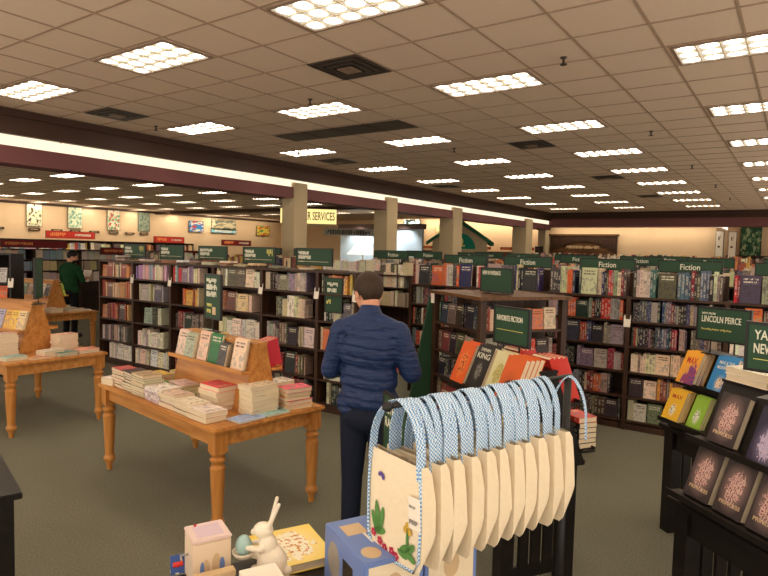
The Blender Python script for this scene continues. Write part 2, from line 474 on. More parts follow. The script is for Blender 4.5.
# ------------------------------------------------------------------ the room
HC = 3.707
CAMZ = 1.87
struct('floor', box(-29,-.4,-.05, 2.2,29,0), M['carpet'])
struct('ceiling', box(-29,-2.5,HC, 5,29,HC+.06), M['tile'])
GX0, GXP, GY0, GYP = -1.036-.045, .605, 5.756-.03, .615
g = MB()
for k in range(-46, 10):
    x = GX0+GXP*k
    if x > -28.6: g.box(x-.011, -2.5, HC-.006, x+.011, 28.9, HC+.01)
for k in range(-13, 38):
    y = GY0+GYP*k
    if y < 28.9: g.box(-28.6, y-.011, HC-.0062, 5, y+.011, HC+.01)
struct('ceiling_grid', g, M['grid'])
# dropped soffit along the left with a cove light, another across the far end
s1 = MB().box(-9.5, -2.5, 3.36, -9.0, 25.5, HC); s1.box(-9.03,-2.5,3.6,-8.96,25.5,HC)
struct('trim_1', s1, M['darktrim'])
struct('trim_2', MB().box(-9.46,-2.5,2.96,-9.0,25.5,3.2), M['mauve'])
struct('trim_3', MB().box(-9.46,-2.5,3.2,-9.2,25.5,3.36), M['column'])
cv = empty('cove_light', (-9.1,11,3.2), 0, 'long cream cove light strip glowing along the left soffit', 'light')
for i in range(8):
    y0 = -2.4+3.5*i; MB().box(-9.195,y0,3.201,-9.06,min(y0+3.46,25.4),3.355).build('light_strip', M['cove'], cv, mat=T((9.1,-11,-3.2)))
struct('trim_4', MB().box(-9.5,25.5,3.43,5,26.2,HC).box(-9,25.44,3.6,5,25.5,HC), M['darktrim'])
struct('trim_5', MB().box(-9.5,25.5,3.1,5,26.2,3.43), M['mauve'])
struct('trim_6', MB().box(-28.6,19.4,3.56,-9.5,19.75,HC), M['darktrim'])
struct('trim_7', MB().box(-28.6,-2.5,3.6,-28.52,29,HC), M['darktrim'])
struct('wall_left', MB().box(-28.8,-2.5,0,-28.6,29,HC), M['cream_wall'])
struct('wall_back', box(-28.6,28.9,0,-9.5,29.1,HC), M['cream_wall']); struct('wall_arch', box(-9.3,26.2,0,-2.75,26.4,3.1), M['cream_wall']); struct('wall_return', box(-9.5,26.2,0,-9.3,28.9,3.1), M['cream_wall'])
struct('wall_recess', box(-2.6,28.8,0,5,29,HC), M['cream_wall']); struct('wall_side', box(-2.75,26.4,0,-2.6,28.8,3.1), M['cream_wall'])
for i, (y0, w) in enumerate(((9.45,.42),(12.95,.5),(16.6,.6),(22.6,.7))):
    struct('column', MB().box(-9.02-w*.75, y0, 0, -8.97, y0+w, 3.3), M['column'], .01)
struct('column', box(-9.6,25.6,0,-9.27,26.15,3.1), M['column'], .01)
struct('wall_cafe', MB().box(-19.5,24,0,-14.6,24.15,2.95), M['cafe'])
struct('trim_8', MB().box(-19.6,23.9,2.95,-14.5,24.2,3.2), M['darktrim'])

# ------------------------------------------------------------------ ceiling fittings
FRM = MB(); LX, LY = 1.12, .56
for a in ((0,0,LX,.02),(0,LY-.02,LX,LY),(0,.02,.02,LY-.02),(LX-.02,.02,LX,LY-.02)): FRM.box(a[0],a[1],-.014,a[2],a[3],.0)
FRM = FRM.mesh('light_frame', [M['ventlight']])
DIF = box(.02,.02,-.004,LX-.02,LY-.02,.0).mesh('diffuser', [M['lamp']])
LV = MB()
for k in range(1,6): LV.box(LX*k/6-.006,.02,-.012,LX*k/6+.006,LY-.02,-.004)
for k in range(1,3): LV.box(.02,LY*k/3-.006,-.0121,LX-.02,LY*k/3+.006,-.0041)
LV = LV.mesh('louver', [M['canvas']])
def ceiling_light(x, y, label, group):
    e = empty('ceiling_light', (x,y,HC-.006), 0, label, 'ceiling light', group)
    ob('frame', FRM, e); df = ob('diffuser', DIF, e); ob('louver', LV, df)
CN = {0:'rightmost',-1:'second from right',-2:'third from right',-3:'leftmost'}
for c in (1,0,-1,-2,-3):
    for r in range(-3,8):
        x = -1.036+2.42*c; y = 5.756+2.46*r
        if r < -1 and c < -2: continue
        over = c == 1 or r < -1 or (r == -1 and c == 0)
        if c == 1 and r > 1: continue
        if over: lab = 'ceiling light panel of the nearest rows, overhead beyond the picture edge'
        else: lab = 'lit ceiling panel, %s row from the front, %s column of the main ceiling' % (nth(r+1), CN[c])
        ceiling_light(x, y, lab, 'lights overhead beyond the picture' if over else 'ceiling lights of the main hall')
for i in range(6):
    for j in range(8):
        x = -16.36-2.37*i; y = 8.42+2.42*j
        if y > 24: continue
        ceiling_light(x-.5, y-.3, 'lit ceiling panel beyond the left soffit, %s column from it, %s from front' % (nth(i), nth(j)), 'ceiling lights beyond the left soffit')
def vent(x, y, label, s=.6):
    e = empty('ceiling_vent', (x,y,HC-.006), 0, label, 'air vent', 'square ceiling vents')
    m = MB()
    for k in range(3):
        a = s/2-.07*k; b = a-.035
        for q in ((-a,-a,a,-b),(-a,b,a,a),(-a,-b,-b,b),(b,-b,a,b)): m.box(q[0],q[1],-.012-.008*k,q[2],q[3],-.002)
    m.build('louver_frame', M['vent'], e)
    box(-s/2,-s/2,-.003,s/2,s/2,.0).build('dark_opening', M['vent'], e)
    box(-.09,-.09,-.034,.09,.09,-.026).build('center_plate', M['ventlight'], e)
for x, y, l in ((-3.82,4.79,'large square ceiling vent right of the overhead light, nearest one'),(-7.99,4.82,'square ceiling vent near the left soffit, front one'),
                (-3.77,9.61,'square ceiling vent between the light columns, second away'),(-7.94,9.64,'square ceiling vent beside the left soffit behind dark grille'),
                (-3.76,14.34,'square ceiling vent third away along the middle column'),(-3.8,19.2,'square ceiling vent farthest along the middle column'),(-8.14,14.6,'square ceiling vent beside the left soffit, farthest one')):
    vent(x, y, l)
e = empty('return_grille', (-5.9,7.27,HC-.006), 0, 'long dark return air grille set in the ceiling', 'air vent')
box(-1.2,-.26,-.006,1.2,.26,0).build('dark_panel', M['vent'], e)
for k in range(5): box(-1.2+.6*k-.012,-.26,-.012,-1.2+.6*k+.012,.26,-.005).build('mullion', M['darktrim'], e)
def sprinkler(x, y, label):
    e = empty('sprinkler', (x,y,HC), 0, label, 'sprinkler', 'ceiling sprinklers')
    MB().lathe([(.03,0),(.03,-.01),(.012,-.014),(.012,-.06)],12).build('stem', M['vent'], e, smooth=True)
    MB().lathe([(.004,-.06),(.034,-.065),(.034,-.07),(.004,-.072)],12).build('deflector', M['vent'], e)
for x, y, l in ((-1.91,5.57,'small dark sprinkler head beside the second light row, right'),(-1.89,9.4,'dark sprinkler head right of centre, second one away'),
                (-5.03,5.55,'dark sprinkler head above the light before the grille'),(-8.23,5.6,'dark sprinkler head by front vent near left soffit'),
                (-5.09,9.36,'dark sprinkler head right of the long grille'),(-7.75,8.25,'dark sprinkler head behind the long grille'),
                (-1.86,13.15,'dark sprinkler head right of centre, third away'),(-1.84,16.9,'dark sprinkler head right of centre, fourth away'),
                (-5.01,13.01,'dark sprinkler head mid ceiling behind second vent'),(-1.85,20.59,'dark sprinkler head right of centre, farthest')):
    sprinkler(x, y, l)
e = empty('security_camera', (.0,17.0,HC), 0, 'dark dome security camera on the ceiling at far right', 'camera')
MB().lathe([(.1,0),(.1,-.03),(.085,-.035)],16).build('mount', M['vent'], e, smooth=True)
MB().ball((0,0,-.035),.08).build('dome', M['black'], e, smooth=True)
# unseen area lights without fixtures, added to brighten the far walls
def wall_wash(loc, rot, sx, sy, e, c=(1,.84,.62)):
    L = D.lights.new('unseen_wall_light','AREA'); L.shape = 'RECTANGLE'; L.size = sx; L.size_y = sy; L.energy = e; L.color = c
    o = D.objects.new('unseen_wall_light', L); C.objects.link(o); o.location = loc; o.rotation_euler = rot
wall_wash((-27.3,17,3.62), (0,rad(52),0), .2, 21, 95)  # added fill on the left wall; its bounce also lifts the ceiling there
wall_wash((-5.9,25.75,3.09), (rad(38),0,0), 6.2, .12, 26)  # takes the place of the wall-wash spots over the arch wall
wall_wash((-15,28.2,3.62), (rad(50),0,0), 9, .15, 60)

# ------------------------------------------------------------------ signs
def sign_board(name, fr, w, h, label, lines, group=None, board='green', pole=None, base=True, t=.016, cat='sign'):
    """framed sign, its face on local -y; fr at the bottom middle of the board. lines: (kind, text, x, z, width, height, material)"""
    e = empty(name, (0,0,0), 0, label, cat, group, mat=fr)
    f = MB()
    b = .012
    for q in ((-w/2,0,w/2,b),(-w/2,h-b,w/2,h),(-w/2,b,-w/2+b,h-b),(w/2-b,b,w/2,h-b)): f.box(q[0],-t/2-.003,q[1],q[2],t/2+.003,q[3])
    f.build('frame', M['black'], e)
    pnl = box(-w/2+.002,-t/2,.002,w/2-.002,t/2,h-.002).build('panel', M[board], e)
    for k, (kind, s, x, z, lw, lh, m) in enumerate(lines):
        if kind == 't': letters(s, x, -t/2-.0005, z, lw, lh, M[m], pnl)
        elif kind == 'b': bars(x, -t/2-.0005, z, lw, lh, M[m], pnl, seed=k)
        else: box(x,-t/2-.002,z,x+lw,-t/2,z+lh).build('rule', M[m], pnl)
    if pole:
        for px in ([0] if pole[1] == 1 else [-w*.22, w*.22]):
            MB().tube([(px,0,-pole[0]),(px,0,.01)], .005, 8).build('post', M['black'], e)
        if base: MB().box(-w*.32,-.05,-pole[0],w*.32,.05,-pole[0]+.006).build('foot', M['black'], e)
    return e

# ------------------------------------------------------------------ bookcases
def bookcase(name, fr, w, d, h, levels, label, group, wood='espresso', back_to=None, toe=.1, card=True, top=True, dbl=0):
    """fr at the front left bottom corner, front on local -y"""
    e = empty(name, (0,0,0), 0, label, 'bookcase', group, mat=fr)
    m = M[wood]; t = .022
    for x in (0, w-t): box(x+.0005,0,0,x+t-.0005,d,h).build('side_panel', m, e)
    box(t,d-.012,0,w-t,d,back_to or h).build('back_panel', m, e)
    for z in levels: box(t,.004,z-.022,w-t,d-.012,z).build('shelf', m, e)
    if toe: box(t,.02,0,w-t,.035,toe-.03).build('kick_board', m, e)
    if top: box(t,0,h-.024,w-t,d-.012,h).build('top_panel', m, e)
    if card: MB().box(-.035,-.012,0,.035,-.006,.13).build('price_card', M['white'], e, mat=T((w-.005,0,levels[-1]-.1 if not top else levels[-1]-.07)) @ Rx(rad(-8)))
    return e

# fiction run along X behind the man
FY = 6.76; FLV = [.11,.37,.64,.92,1.19,1.45]
BX = [-4.28+.927*i for i in range(6)]
FN = ['behind man','left of tower','behind tower','right of tower','behind author sign','at right edge']
for i, x0 in enumerate(BX):
    fr = frame(x0, FY, 0, 0)
    where = 'fiction case '+FN[i]
    bookcase('bookcase', fr, .927, .30, 1.45, FLV[:-1], 'dark wood '+where+', six book levels with top ledge', 'fiction bookcases', back_to=1.70)
    pals = [['white','fiction','fiction','fiction','pocket','fiction'],['fiction','dark','fiction','warm','red','fiction'],['dark','fiction','pocket','pocket','fiction','fiction'],
            ['grey','warm','cream','pocket','pocket','fiction'],['grey','cream','white','white','fiction','fiction'],['dark','fiction','dark','fiction','fiction','fiction']][i]
    for k, z in enumerate(FLV):
        top = k == 5
        clear = .235 if not top else .31
        fill(fr, .03, .9, .015, z, clear, pals[k], nth(5-k)+' level, '+where, .09 if k in (3,4) else .2, .15,
             .78, .98, (.016,.026) if pals[k] == 'pocket' else (.018,.036), .05, 'books in the '+where)
for i, x0 in enumerate(BX):
    xx = {0:-3.9,1:-3.05,2:-2.1,3:-1.25,4:-.35,5:.5}[i]
    sign_board('header_sign', frame(xx+.28, 7.07, 1.715, 0), .62, .135, 'long green Fiction header above the fiction case '+FN[i],
               [('t','Fiction',-.09,.035,.19,.062,'letter')], 'green Fiction headers', pole=(.02,2), base=False)

# left run along X
LY0 = 5.2; LLV = [.10,.38,.72,1.06,1.375]
LB = [-9.15+.918*i for i in range(6)]
LN = ['first case of left run','second case of left run','third case of left run','fourth case of left run','fifth case of left run','last case of left run']
LP = [['white','grey','warm','warm','warm'],['white','white','grey','grey','pinkish'],['dark','grey','dark','warm','bright'],['grey','warm','white','warm','cream'],
      ['dark','dark','grey','cream','grey'],['grey','grey','warm','grey','warm']]
for i, x0 in enumerate(LB):
    fr = frame(x0, LY0, 0, 0); where = LN[i]
    bw = .918 if i < 5 else .56
    bookcase('bookcase', fr, bw, .30, 1.63, LLV, 'dark wood bookcase, '+where+', five shelves of books', 'left run of bookcases')
    for k, z in enumerate(LLV):
        x = .03+random.choice((0,.05,.2,.1)) if k < 4 else .03
        fill(fr, x, bw-.03-(random.choice((0,.0,.15)) if i < 5 else 0), .02, z, .27 if k < 4 else .24, LP[i][k], nth(4-k)+' shelf, '+where, .17, .19, .76, .96, (.018,.04), .06, 'books in the '+where)
# backs of the double-sided left run
for i, x0 in enumerate(LB[:5]):
    box(x0,LY0+.302,0,x0+.917,LY0+.6,1.625).build('x', M['espresso'], None).name = 'bookcase'
    o = C.objects[-1]; tag(o, 'far side of the dark '+LN[i], 'bookcase', 'back halves of the left run')
# loose books lying on top of the left run
for i, x0 in enumerate(LB[:5]):
    x = x0+.05; k = 0
    while x < x0+.8:
        if random.random() < .75:
            n = random.choice((1,2,2,3)); z = 1.632
            for q in range(n):
                t = random.uniform(.015,.03); c = jit(random.choice(PAL[random.choice(('white','warm','dark','cream'))]))
                m = T((x+.07, LY0+.17, z+t/2)) @ Rz(random.uniform(-.25,.25)+random.choice((0,PI/2))) @ T((0,-.1,0)) @ FLAT
                PEND.append((m, .14, t, .2, c, 'lying', 'top of '+LN[i], k, 'books lying on the left run', False)); k += 1
                z += t+.001
        x += random.uniform(.2,.3)
for i, (x, w, big) in enumerate([(-8.56,.58,1),(-7.62,.57,0),(-6.7,.6,0),(-5.78,.6,1),(-4.83,.58,0)]):
    ln = [('b','',-w/2+.04,.135,.17 if i != 2 else .26,.04,'letter'),('b','',-w/2+.04,.082,.2,.042,'letter'),('r','',-w/2+.04,.05,w-.1,.004,'pages'),('b','',-w/2+.04,.045,.1,.012,'pages')]
    if big: ln.append(('b','',w/2-.15,.1,.1,.085,'yletter'))
    sign_board('shelf_sign', frame(x, LY0+.25, 1.675, 0), w, .215, 'green framed sign with two lines%s, %s from left on left run' % (' and yellow figure' if big else '', nth(i)), ln, 'signs on the left run', pole=(.045,2))
# sign and face-out books in the bay beside the man
sign_board('shelf_sign', frame(-4.33, LY0+.03, 1.16, 0), .26, .40, 'upright green sign in the bookcase beside the man', [('b','',-.09,.30,.15,.045,'letter'),('b','',-.09,.235,.14,.045,'letter'),('b','',-.1,.1,.06,.05,'yletter')], None)

# further runs of shelving behind
def far_case(x0, y, w, h, label, group, pal, header=None, hx=0, hw=.6):
    fr = frame(x0, y, 0, 0)
    lv = [.1+(h-.3)*k/4 for k in range(5)]
    bookcase('bookcase', fr, w, .3, h, lv, label, group, card=False)
    for k in (3,4): fill(fr, .03, w-.03, .02, lv[k], (h-.3)/4-.03, random.choice(pal), 'x', .1, .18, .8, .96, (.02,.045), .05, 'far', quiet=True)
    fill(fr, .03, w-.03, .03, h, .24, random.choice(pal), 'x', .1, .18, .6, .98, (.02,.045), .1, 'far', quiet=True)
    if header: sign_board('header_sign', frame(x0+w/2+hx, y+.2, h+.25, 0), hw, .14, 'small green %s header over %s' % (header, label.replace('dark bookcase in the ','').replace(', ',' case ').replace('from its left end','from left')), [('t',header,-.09,.04,.2,.06,'letter')], 'distant green headers', pole=(.25,2))
FARP = ['fiction','dark','warm','grey','cream']
k = 0
for i in range(9): far_case(-7.2+.93*i, 9.4, .928, 1.5, 'dark bookcase in the second fiction row, %s from its left end' % nth(i), 'second fiction row', FARP, 'Fiction' if i != 7 else 'Literature', .1)
for i in range(10): far_case(-8.4+.93*i, 12.2, .928, 1.52, 'dark bookcase in the third fiction row, %s from its left end' % nth(i), 'third fiction row', FARP, 'Fiction' if i % 2 == 0 else None, .3, .7)
for i in range(10): far_case(-9.0+.95*i, 16, .948, 1.6, 'dark bookcase in the fourth row back, %s from its left end' % nth(i), 'fourth row of shelving', FARP)
for i in range(8): far_case(-8.4+1.2*i, 21.5, 1.19, 1.75, 'tall dark bookcase in the last row before the back wall, %s from left' % nth(i), 'last row of shelving', FARP)
for i in range(10): far_case(-14.5+.95*i, 8.9 if i < 6 else 7.9, .948, 1.5, 'dark bookcase behind the left run, %s from its left end' % nth(i), 'shelving behind the left run', ['cream','warm','white','fiction'], 'Fiction' if i in (5,6,7,9) else None)

# ------------------------------------------------------------------ left wall, far signs and pictures
for i in range(12):
    y0 = 7.2+1.2*i; fr = frame(-28.2, y0, 0, PI/2)
    bookcase('bookcase', fr, 1.19, .35, 2.05, [.3,.75,1.2,1.62], 'tall dark bookcase against the far left wall, %s from the front' % nth(i), 'bookcases along the far left wall', card=False)
    for z in (1.2,1.62): fill(fr, .04, 1.15, .02, z, .38, random.choice(['warm','cream','pinkish','bright']), 'x', .5, .2, .7, .9, (.03,.06), .05, 'far', quiet=True)
for i in range(6):
    y0 = 6.3+1.2*i; fr = frame(-16.2, y0, 0, PI/2)
    bookcase('magazine_rack', fr, 1.19, .4, 1.72, [.5,.85,1.16,1.45], 'magazine rack with pale covers beyond the tables, %s from the front' % nth(i), 'magazine racks beyond the tables', card=False)
    for z in (.85,1.16,1.45): fill(fr, .04, 1.15, .02, z, .27, random.choice(['pinkish','cream','pinkish','white']), 'x', .85, .2, .85, .98, (.02,.03), .02, 'far', quiet=True)
def wall_sign(name, x, y, z, w, h, th, board, label, cat, lines=(), group=None, t=.03):
    return sign_board(name, frame(x,y,z,th), w, h, label, list(lines), group, board, None, t=t, cat=cat)
for i, (y, z, w, b) in enumerate(((14.6,2.12,2.3,'red'),(19.9,2.05,1.9,'red'),(24.6,2.0,2.3,'maroon'))):
    wall_sign('header_sign', -28.05, y, z, w, .34, PI/2, b, ('bright red','shorter bright red','dark red')[i]+' header with pale lettering over the left wall shelves', 'sign', [('b','',-w/2+.2,.1,w*.3,.16,'orange_letter'),('b','',w*.08,.12,w*.33,.1,'letter')])
for i, (y, z, w) in enumerate(((7.3,1.95,1.6),(9.7,1.8,1.4),(11.9,1.75,1.4))):
    wall_sign('header_sign', -15.75, y, z-.2, w, .2, PI/2, 'maroon', 'maroon header on the magazine racks, %s from the front' % nth(i), 'sign', [('b','',-w/2+.1,.07,w*.4,.07,'orange_letter')], 'maroon magazine headers')
PO = [('white_sketch',(228,222,190),(196,196,160),(90,80,60)),('pale_green_sketch',(222,224,196),(150,190,160),(110,160,140)),('red_top_green',(226,216,190),(110,160,120),(196,90,80)),('grey_green',(130,140,120),(150,160,140),(90,110,100))]
for i, (y, (n, a, b, c)) in enumerate(zip((13.2,15.05,17.0,18.7), PO)):
    M['poster'+n] = poster_mat('poster_'+n, a, b, c, 4)
    wall_sign('wall_poster', -28.53, y, 2.62, .68, 1.0, PI/2, 'poster'+n, ['cream poster with dark sketch','pale green sketch poster','poster with red top and green figure','grey green text poster'][i]+' high on the left wall', 'poster', group='posters on the left wall', t=.02)
for i, y in enumerate((11.7,13.2,14.2,15.05,16.0,17.0,17.9,18.7)):
    wall_sign('wall_plaque', -28.53, y, 2.44, .5, .1, PI/2, 'darktrim', 'small dark name plaque on the left wall, %s from the front' % nth(i), 'sign', [('b','',-.17,.03,.34,.04,'tan')], 'name plaques on the left wall')
for i, (y, z, w, h, a, b, c, l) in enumerate(((22.0,2.73,1.0,.62,(60,130,196),(226,226,210),(190,70,60),'blue picture with white and red shape'),
        (24.0,2.92,1.8,.62,(206,196,160),(110,120,110),(150,140,110),'pale patterned hanging banner'),(24.0,2.74,1.9,.26,(130,200,214),(206,230,226),(90,170,200),'light blue sign below the pale banner'),
        (27.2,2.7,1.1,.62,(226,206,90),(216,110,50),(90,150,80),'yellow picture with orange shape'))):
    M['pic%d' % i] = poster_mat('picture_%d_mat' % i, a, b, c, 2.5)
    wall_sign('wall_picture', -28.5, y, z, w, h, PI/2, 'pic%d' % i, l+' on the orange wall', 'picture', [('b','',-.7,.08,1.3,.1,'white')] if i == 2 else ())
# hanging customer services sign
cs = empty('hanging_sign', (0,0,0), 0, 'lit yellow sign reading CUSTOMER SERVICES hanging behind the first column', 'sign', mat=frame(-11.72,12.95,2.62,rad(41)))
lbx = box(-.8,-.04,0,.8,.04,.42).build('light_box', M['signlit'], cs)
box(-.82,-.05,-.08,.82,.05,-.0).build('lower_rail', M['tan'], cs)
letters('CUSTOMER SERVICES', -.75,-.042,.1,1.5,.24,M['walnut'],lbx)
for x in (-.6,.6): MB().tube([(x,0,.42),(x,0,HC-2.62)], .008, 6).build('hanger', M['black'], cs)
cs2 = empty('hanging_sign', (0,0,0), 0, 'grey hanging letters below the lit yellow sign', 'sign', mat=frame(-11.9,15.2,2.35,rad(33)))
box(-.9,-.03,0,1.0,.03,.22).build('board', M['steel'], cs2); bars(-.8,-.035,.04,1.4,.14,M['black'],cs2); box(1.0,-.04,-.02,1.16,.04,.26).build('end_block', M['tan'], cs2)
for x in (-.8,.9): MB().tube([(x,0,.22),(x,0,HC-2.35)], .006, 6).build('hanger', M['black'], cs2)
lp = empty('counter_lamp', (-17.0,22.6,0), 0, 'pale shaded lamp glowing in front of the blue grey wall', 'lamp')
MB().lathe([(.2,0),(.2,.03),(.03,.06),(.03,1.75)],14).build('stand', M['steel'], lp, smooth=True)
MB().lathe([(.75,1.7),(.5,2.0),(.15,2.5),(.1,2.52)],20).build('shade', emis('lamp_shade_mat',(1,.9,.74),.8), lp, smooth=True)
for i, x in enumerate((-18.2,-16.8,-15.6)):
    L = D.lights.new('cafe_downlight','SPOT'); L.energy = 130; L.color = (.92,.96,1); L.spot_size = rad(90); L.spot_blend = .7
    o = D.objects.new('cafe_downlight', L); C.objects.link(o); o.location = (x,23.2,3.4); o.rotation_euler = (rad(25),0,0)
# small playhouse gable
ph = empty('playhouse', (0,0,0), 0, 'white playhouse gable with green roof and teal arched board', 'playhouse', mat=frame(-11.3,21.5,0,rad(30)))
MB().prism([(-1.1,0),(1.1,0),(1.1,2.35),(0,3.05),(-1.1,2.35)], 0, .12, 'y').build('gable_wall', M['column'], ph)
MB().prism([(-1.35,2.2),(0,3.1),(1.35,2.2),(1.35,2.32),(0,3.24),(-1.35,2.32)], -.12, 1.6, 'y').build('roof', M['greenroof'], ph)
MB().prism([(.62*math.cos(PI*k/16), 2.05+.62*math.sin(PI*k/16)) for k in range(17)], -.04, 0, 'y').build('arch_board', M['teal'], ph)
em = MB(); em.ball((0,-.05,2.35),(.14,.02,.16),12,8); em.box(-.2,-.055,2.14,.2,-.04,2.22); em.build('emblem', M['yletter'], ph)
M['pich'] = poster_mat('picture_h_mat', (150,196,196), (30,40,50), (214,220,206), 2.2)
wall_sign('wall_picture', -18.1, 28.6, 2.6, 1.1, 1.2, 0, 'pich', 'dark and white picture over pale blue caption beyond the second column', 'picture', [('b','',-.4,.1,.8,.14,'white')])
M['pici'] = poster_mat('picture_i_mat', (214,200,150), (150,170,120), (190,150,110), 2.2)
wall_sign('wall_picture', -16.0, 28.6, 2.7, 1.1, .7, 0, 'pici', 'pale yellow picture left of the playhouse roof', 'picture')
for i in range(8):
    fr = frame(-18.6+1.15*i, 28.1, 0, 0)
    bookcase('bookcase', fr, 1.14, .4, 2.0, [.8,1.25,1.62], 'low lit bookcase along the back wall left of the arch, %s from left' % nth(i), 'bookcases along the back wall', 'pine', card=False)
    fill(fr, .04, 1.1, .02, 1.62, .34, random.choice(['warm','red','bright']), 'x', .5, .2, .7, .9, (.04,.06), .05, 'far', quiet=True)
    wall_sign('header_sign', -18.0+1.15*i, 28.3, 2.1, .62, .13, 0, 'red', 'small orange plaque above the back wall shelves, %s from left' % nth(i), 'sign', [('b','',-.22,.04,.44,.05,'orange_letter')], 'small orange plaques')
# arched walnut alcove on the back wall
ar = empty('arched_alcove', (0,0,0), 0, 'wide walnut panel with a shallow arch on the back wall', 'alcove', mat=frame(-7.78,26.09,0,0))
W2 = 1.42; pts = [(-W2,0),(-W2,2.78),(W2,2.78),(W2,0)]
outer = MB().prism(pts, .06, .1, 'y').build('back_panel', M['walnut'], ar)
arch = [(-W2,2.0)]+[(-W2+.06+(2*W2-.12)*k/20, 2.1+.42*math.sin(PI*k/20)) for k in range(21)]+[(W2,2.0),(W2,2.78),(-W2,2.78)]
MB().prism(arch, 0, .05, 'y').build('arched_fascia', M['espresso'], ar)
MB().box(-W2-.06,-.05,2.74,W2+.06,.1,2.82).build('cornice', M['walnut'], ar)
bars(-.7,-.005,2.2,1.4,.12,M['tan'],ar)
sp = empty('wall_speaker', (-9.42,25.3,0), 0, 'black upright box beside the walnut arch', 'box')
box(-.14,-.12,0,.14,.12,2.25).build('body', M['black'], sp); box(-.12,-.13,1.6,.12,-.12,2.2).build('front_panel', M['vent'], sp)
pil = []
for i, x in enumerate((-2.58,-2.2)):
    p = wall_sign('wall_banner', x, 25.9+.5*i, 1.75, .3, 1.2, rad(-20), 'white', ('left','right')[i]+' cream banner with dark marks at the end of the beige wall', 'banner', [('b','',-.08,.15,.16,.1,'black'),('b','',-.06,.5,.1,.2,'walnut'),('b','',-.05,.85,.08,.2,'walnut')], t=.03)
M['picg'] = poster_mat('poster_dark_green_mat', (46,84,64), (90,130,96), (160,180,140), 4)
wall_sign('wall_poster', -1.75, 28.7, 2.0, .75, 1.4, 0, 'picg', 'dark green poster on the wall of the right recess', 'poster')
for i in range(3):
    fr = frame(-2.5+1.05*i, 27.6, 0, 0)
    bookcase('bookcase', fr, 1.04, .35, 2.05, [.9,1.3,1.66], 'dark bookcase in the right recess, %s from left' % nth(i), 'bookcases in the right recess', card=False)
    fill(fr, .04, 1.0, .02, 1.66, .3, 'pinkish' if i else 'dark', 'x', .3, .2, .75, .95, (.03,.05), .05, 'far', quiet=True)

# ------------------------------------------------------------------ pine tables
def pine_leg(h):
    p = [(.020,0),(.024,.04),(.030,.06),(.046,.085),(.047,.10),(.036,.125),(.035,.14),(.044,.34),(.047,h-.27),(.050,h-.235),(.042,h-.222),(.034,h-.215),(.050,h-.19),(.052,h-.18),(.036,h-.165),(.036,h-.155),(.05,h-.145),(.05,h-.135)]
    return MB().lathe(p, 18)
def pine_table(fr, w, d, label, h=.725):
    """fr at the middle of the table on the floor"""
    e = empty('pine_table', (0,0,0), 0, label, 'table', mat=fr)
    box(-w/2,-d/2,h-.03,w/2,d/2,h).build('tabletop', M['pine'], e, .01)
    a = .07
    for q in ((-w/2+a+.04,-d/2+a-.02,w/2-a-.04,-d/2+a+.003),(-w/2+a+.04,d/2-a-.003,w/2-a-.04,d/2-a+.02)): box(q[0],q[1],h-.13,q[2],q[3],h-.031).build('apron', M['pine'], e)
    for q in ((-w/2+a-.02,-d/2+a+.04,-w/2+a+.003,d/2-a-.04),(w/2-a-.003,-d/2+a+.04,w/2-a+.02,d/2-a-.04)): box(q[0],q[1],h-.13,q[2],q[3],h-.031).build('apron', M['pine'], e)
    for sx in (-1,1):
        for sy in (-1,1):
            l = pine_leg(h-.03); l.box(-.045,-.045,h-.166,.045,.045,h-.031)
            o = l.build('leg', M['pineleg'], e); o.location = (sx*(w/2-a), sy*(d/2-a), 0)
    return e
def riser(fr, L, Dp, h, z0, m, label, ledges, cat='book riser', name='book_riser', back=True, cap=True):
    """two-sided sloping book stand; fr at its middle; ledges: list of (height, both sides)"""
    e = empty(name, (0,0,0), 0, label, cat, mat=fr @ T((0,0,z0)))
    pr = [(-Dp/2,0),(Dp/2,0),(.05,h),(-.05,h)]
    for x in (-L/2, L/2-.02): MB().prism(pr, x, x+.02, 'x').build('end_panel', M[m], e)
    for s in (-1,1):
        MB().prism([(s*(Dp/2-.004),0),(s*(Dp/2-.02),0),(s*.034,h-.002),(s*.05,h-.002)], -L/2+.02, L/2-.02, 'x').build('sloping_back', M[m], e)
    if cap: box(-L/2,-.06,h,L/2,.06,h+.014).build('top_cap', M[m], e)
    for z, s in ledges:
        y = Dp/2-(Dp/2-.05)*z/h
        lg = MB().box(-L/2-.02,s*y,z-.014,L/2+.02,s*(y+.085),z) if s > 0 else MB().box(-L/2-.02,-y-.085,z-.014,L/2+.02,-y,z)
        lo = lg.build('ledge', M[m], e)
        box(-L/2-.02, s*(y+.085)-(.006 if s > 0 else 0), z, L/2+.02, s*(y+.085)+(0 if s > 0 else .006), z+.015).build('lip', M[m], lo)
    return e
def on_ledge(fr, Dp, h, z0, z, x, s=-1, out=.0):
    """place for a book leaning on the slope at ledge height z; x along the stand"""
    ang = math.atan2(Dp/2-.05, h); y = Dp/2-(Dp/2-.05)*z/h
    m = fr @ T((x, s*y, z0+z+.002))
    if s > 0: m = m @ Rz(PI)
    return m @ T((0,-out,0)) @ Rx(-ang)
def facing_stack(fr, Dp, h, z0, z, x, s, n, w, t, hh, col, label, group, art=None, titles=(), spread=0):
    """n copies one in front of the other, the front one showing its cover"""
    first = None
    for i in range(n):
        m = on_ledge(fr, Dp, h, z0, z, x+spread*i, s, t/2+.003+i*(t+.0006))
        lab = label if i == n-1 else (('copy behind ','second copy behind ','third copy behind ')[n-2-i]+label)
        o = big_book(m, w, t, hh, jit(col, 3), lab, group, art)
        if i == n-1:
            for tt in titles: cover_text(o, *tt)
            first = o
    return first

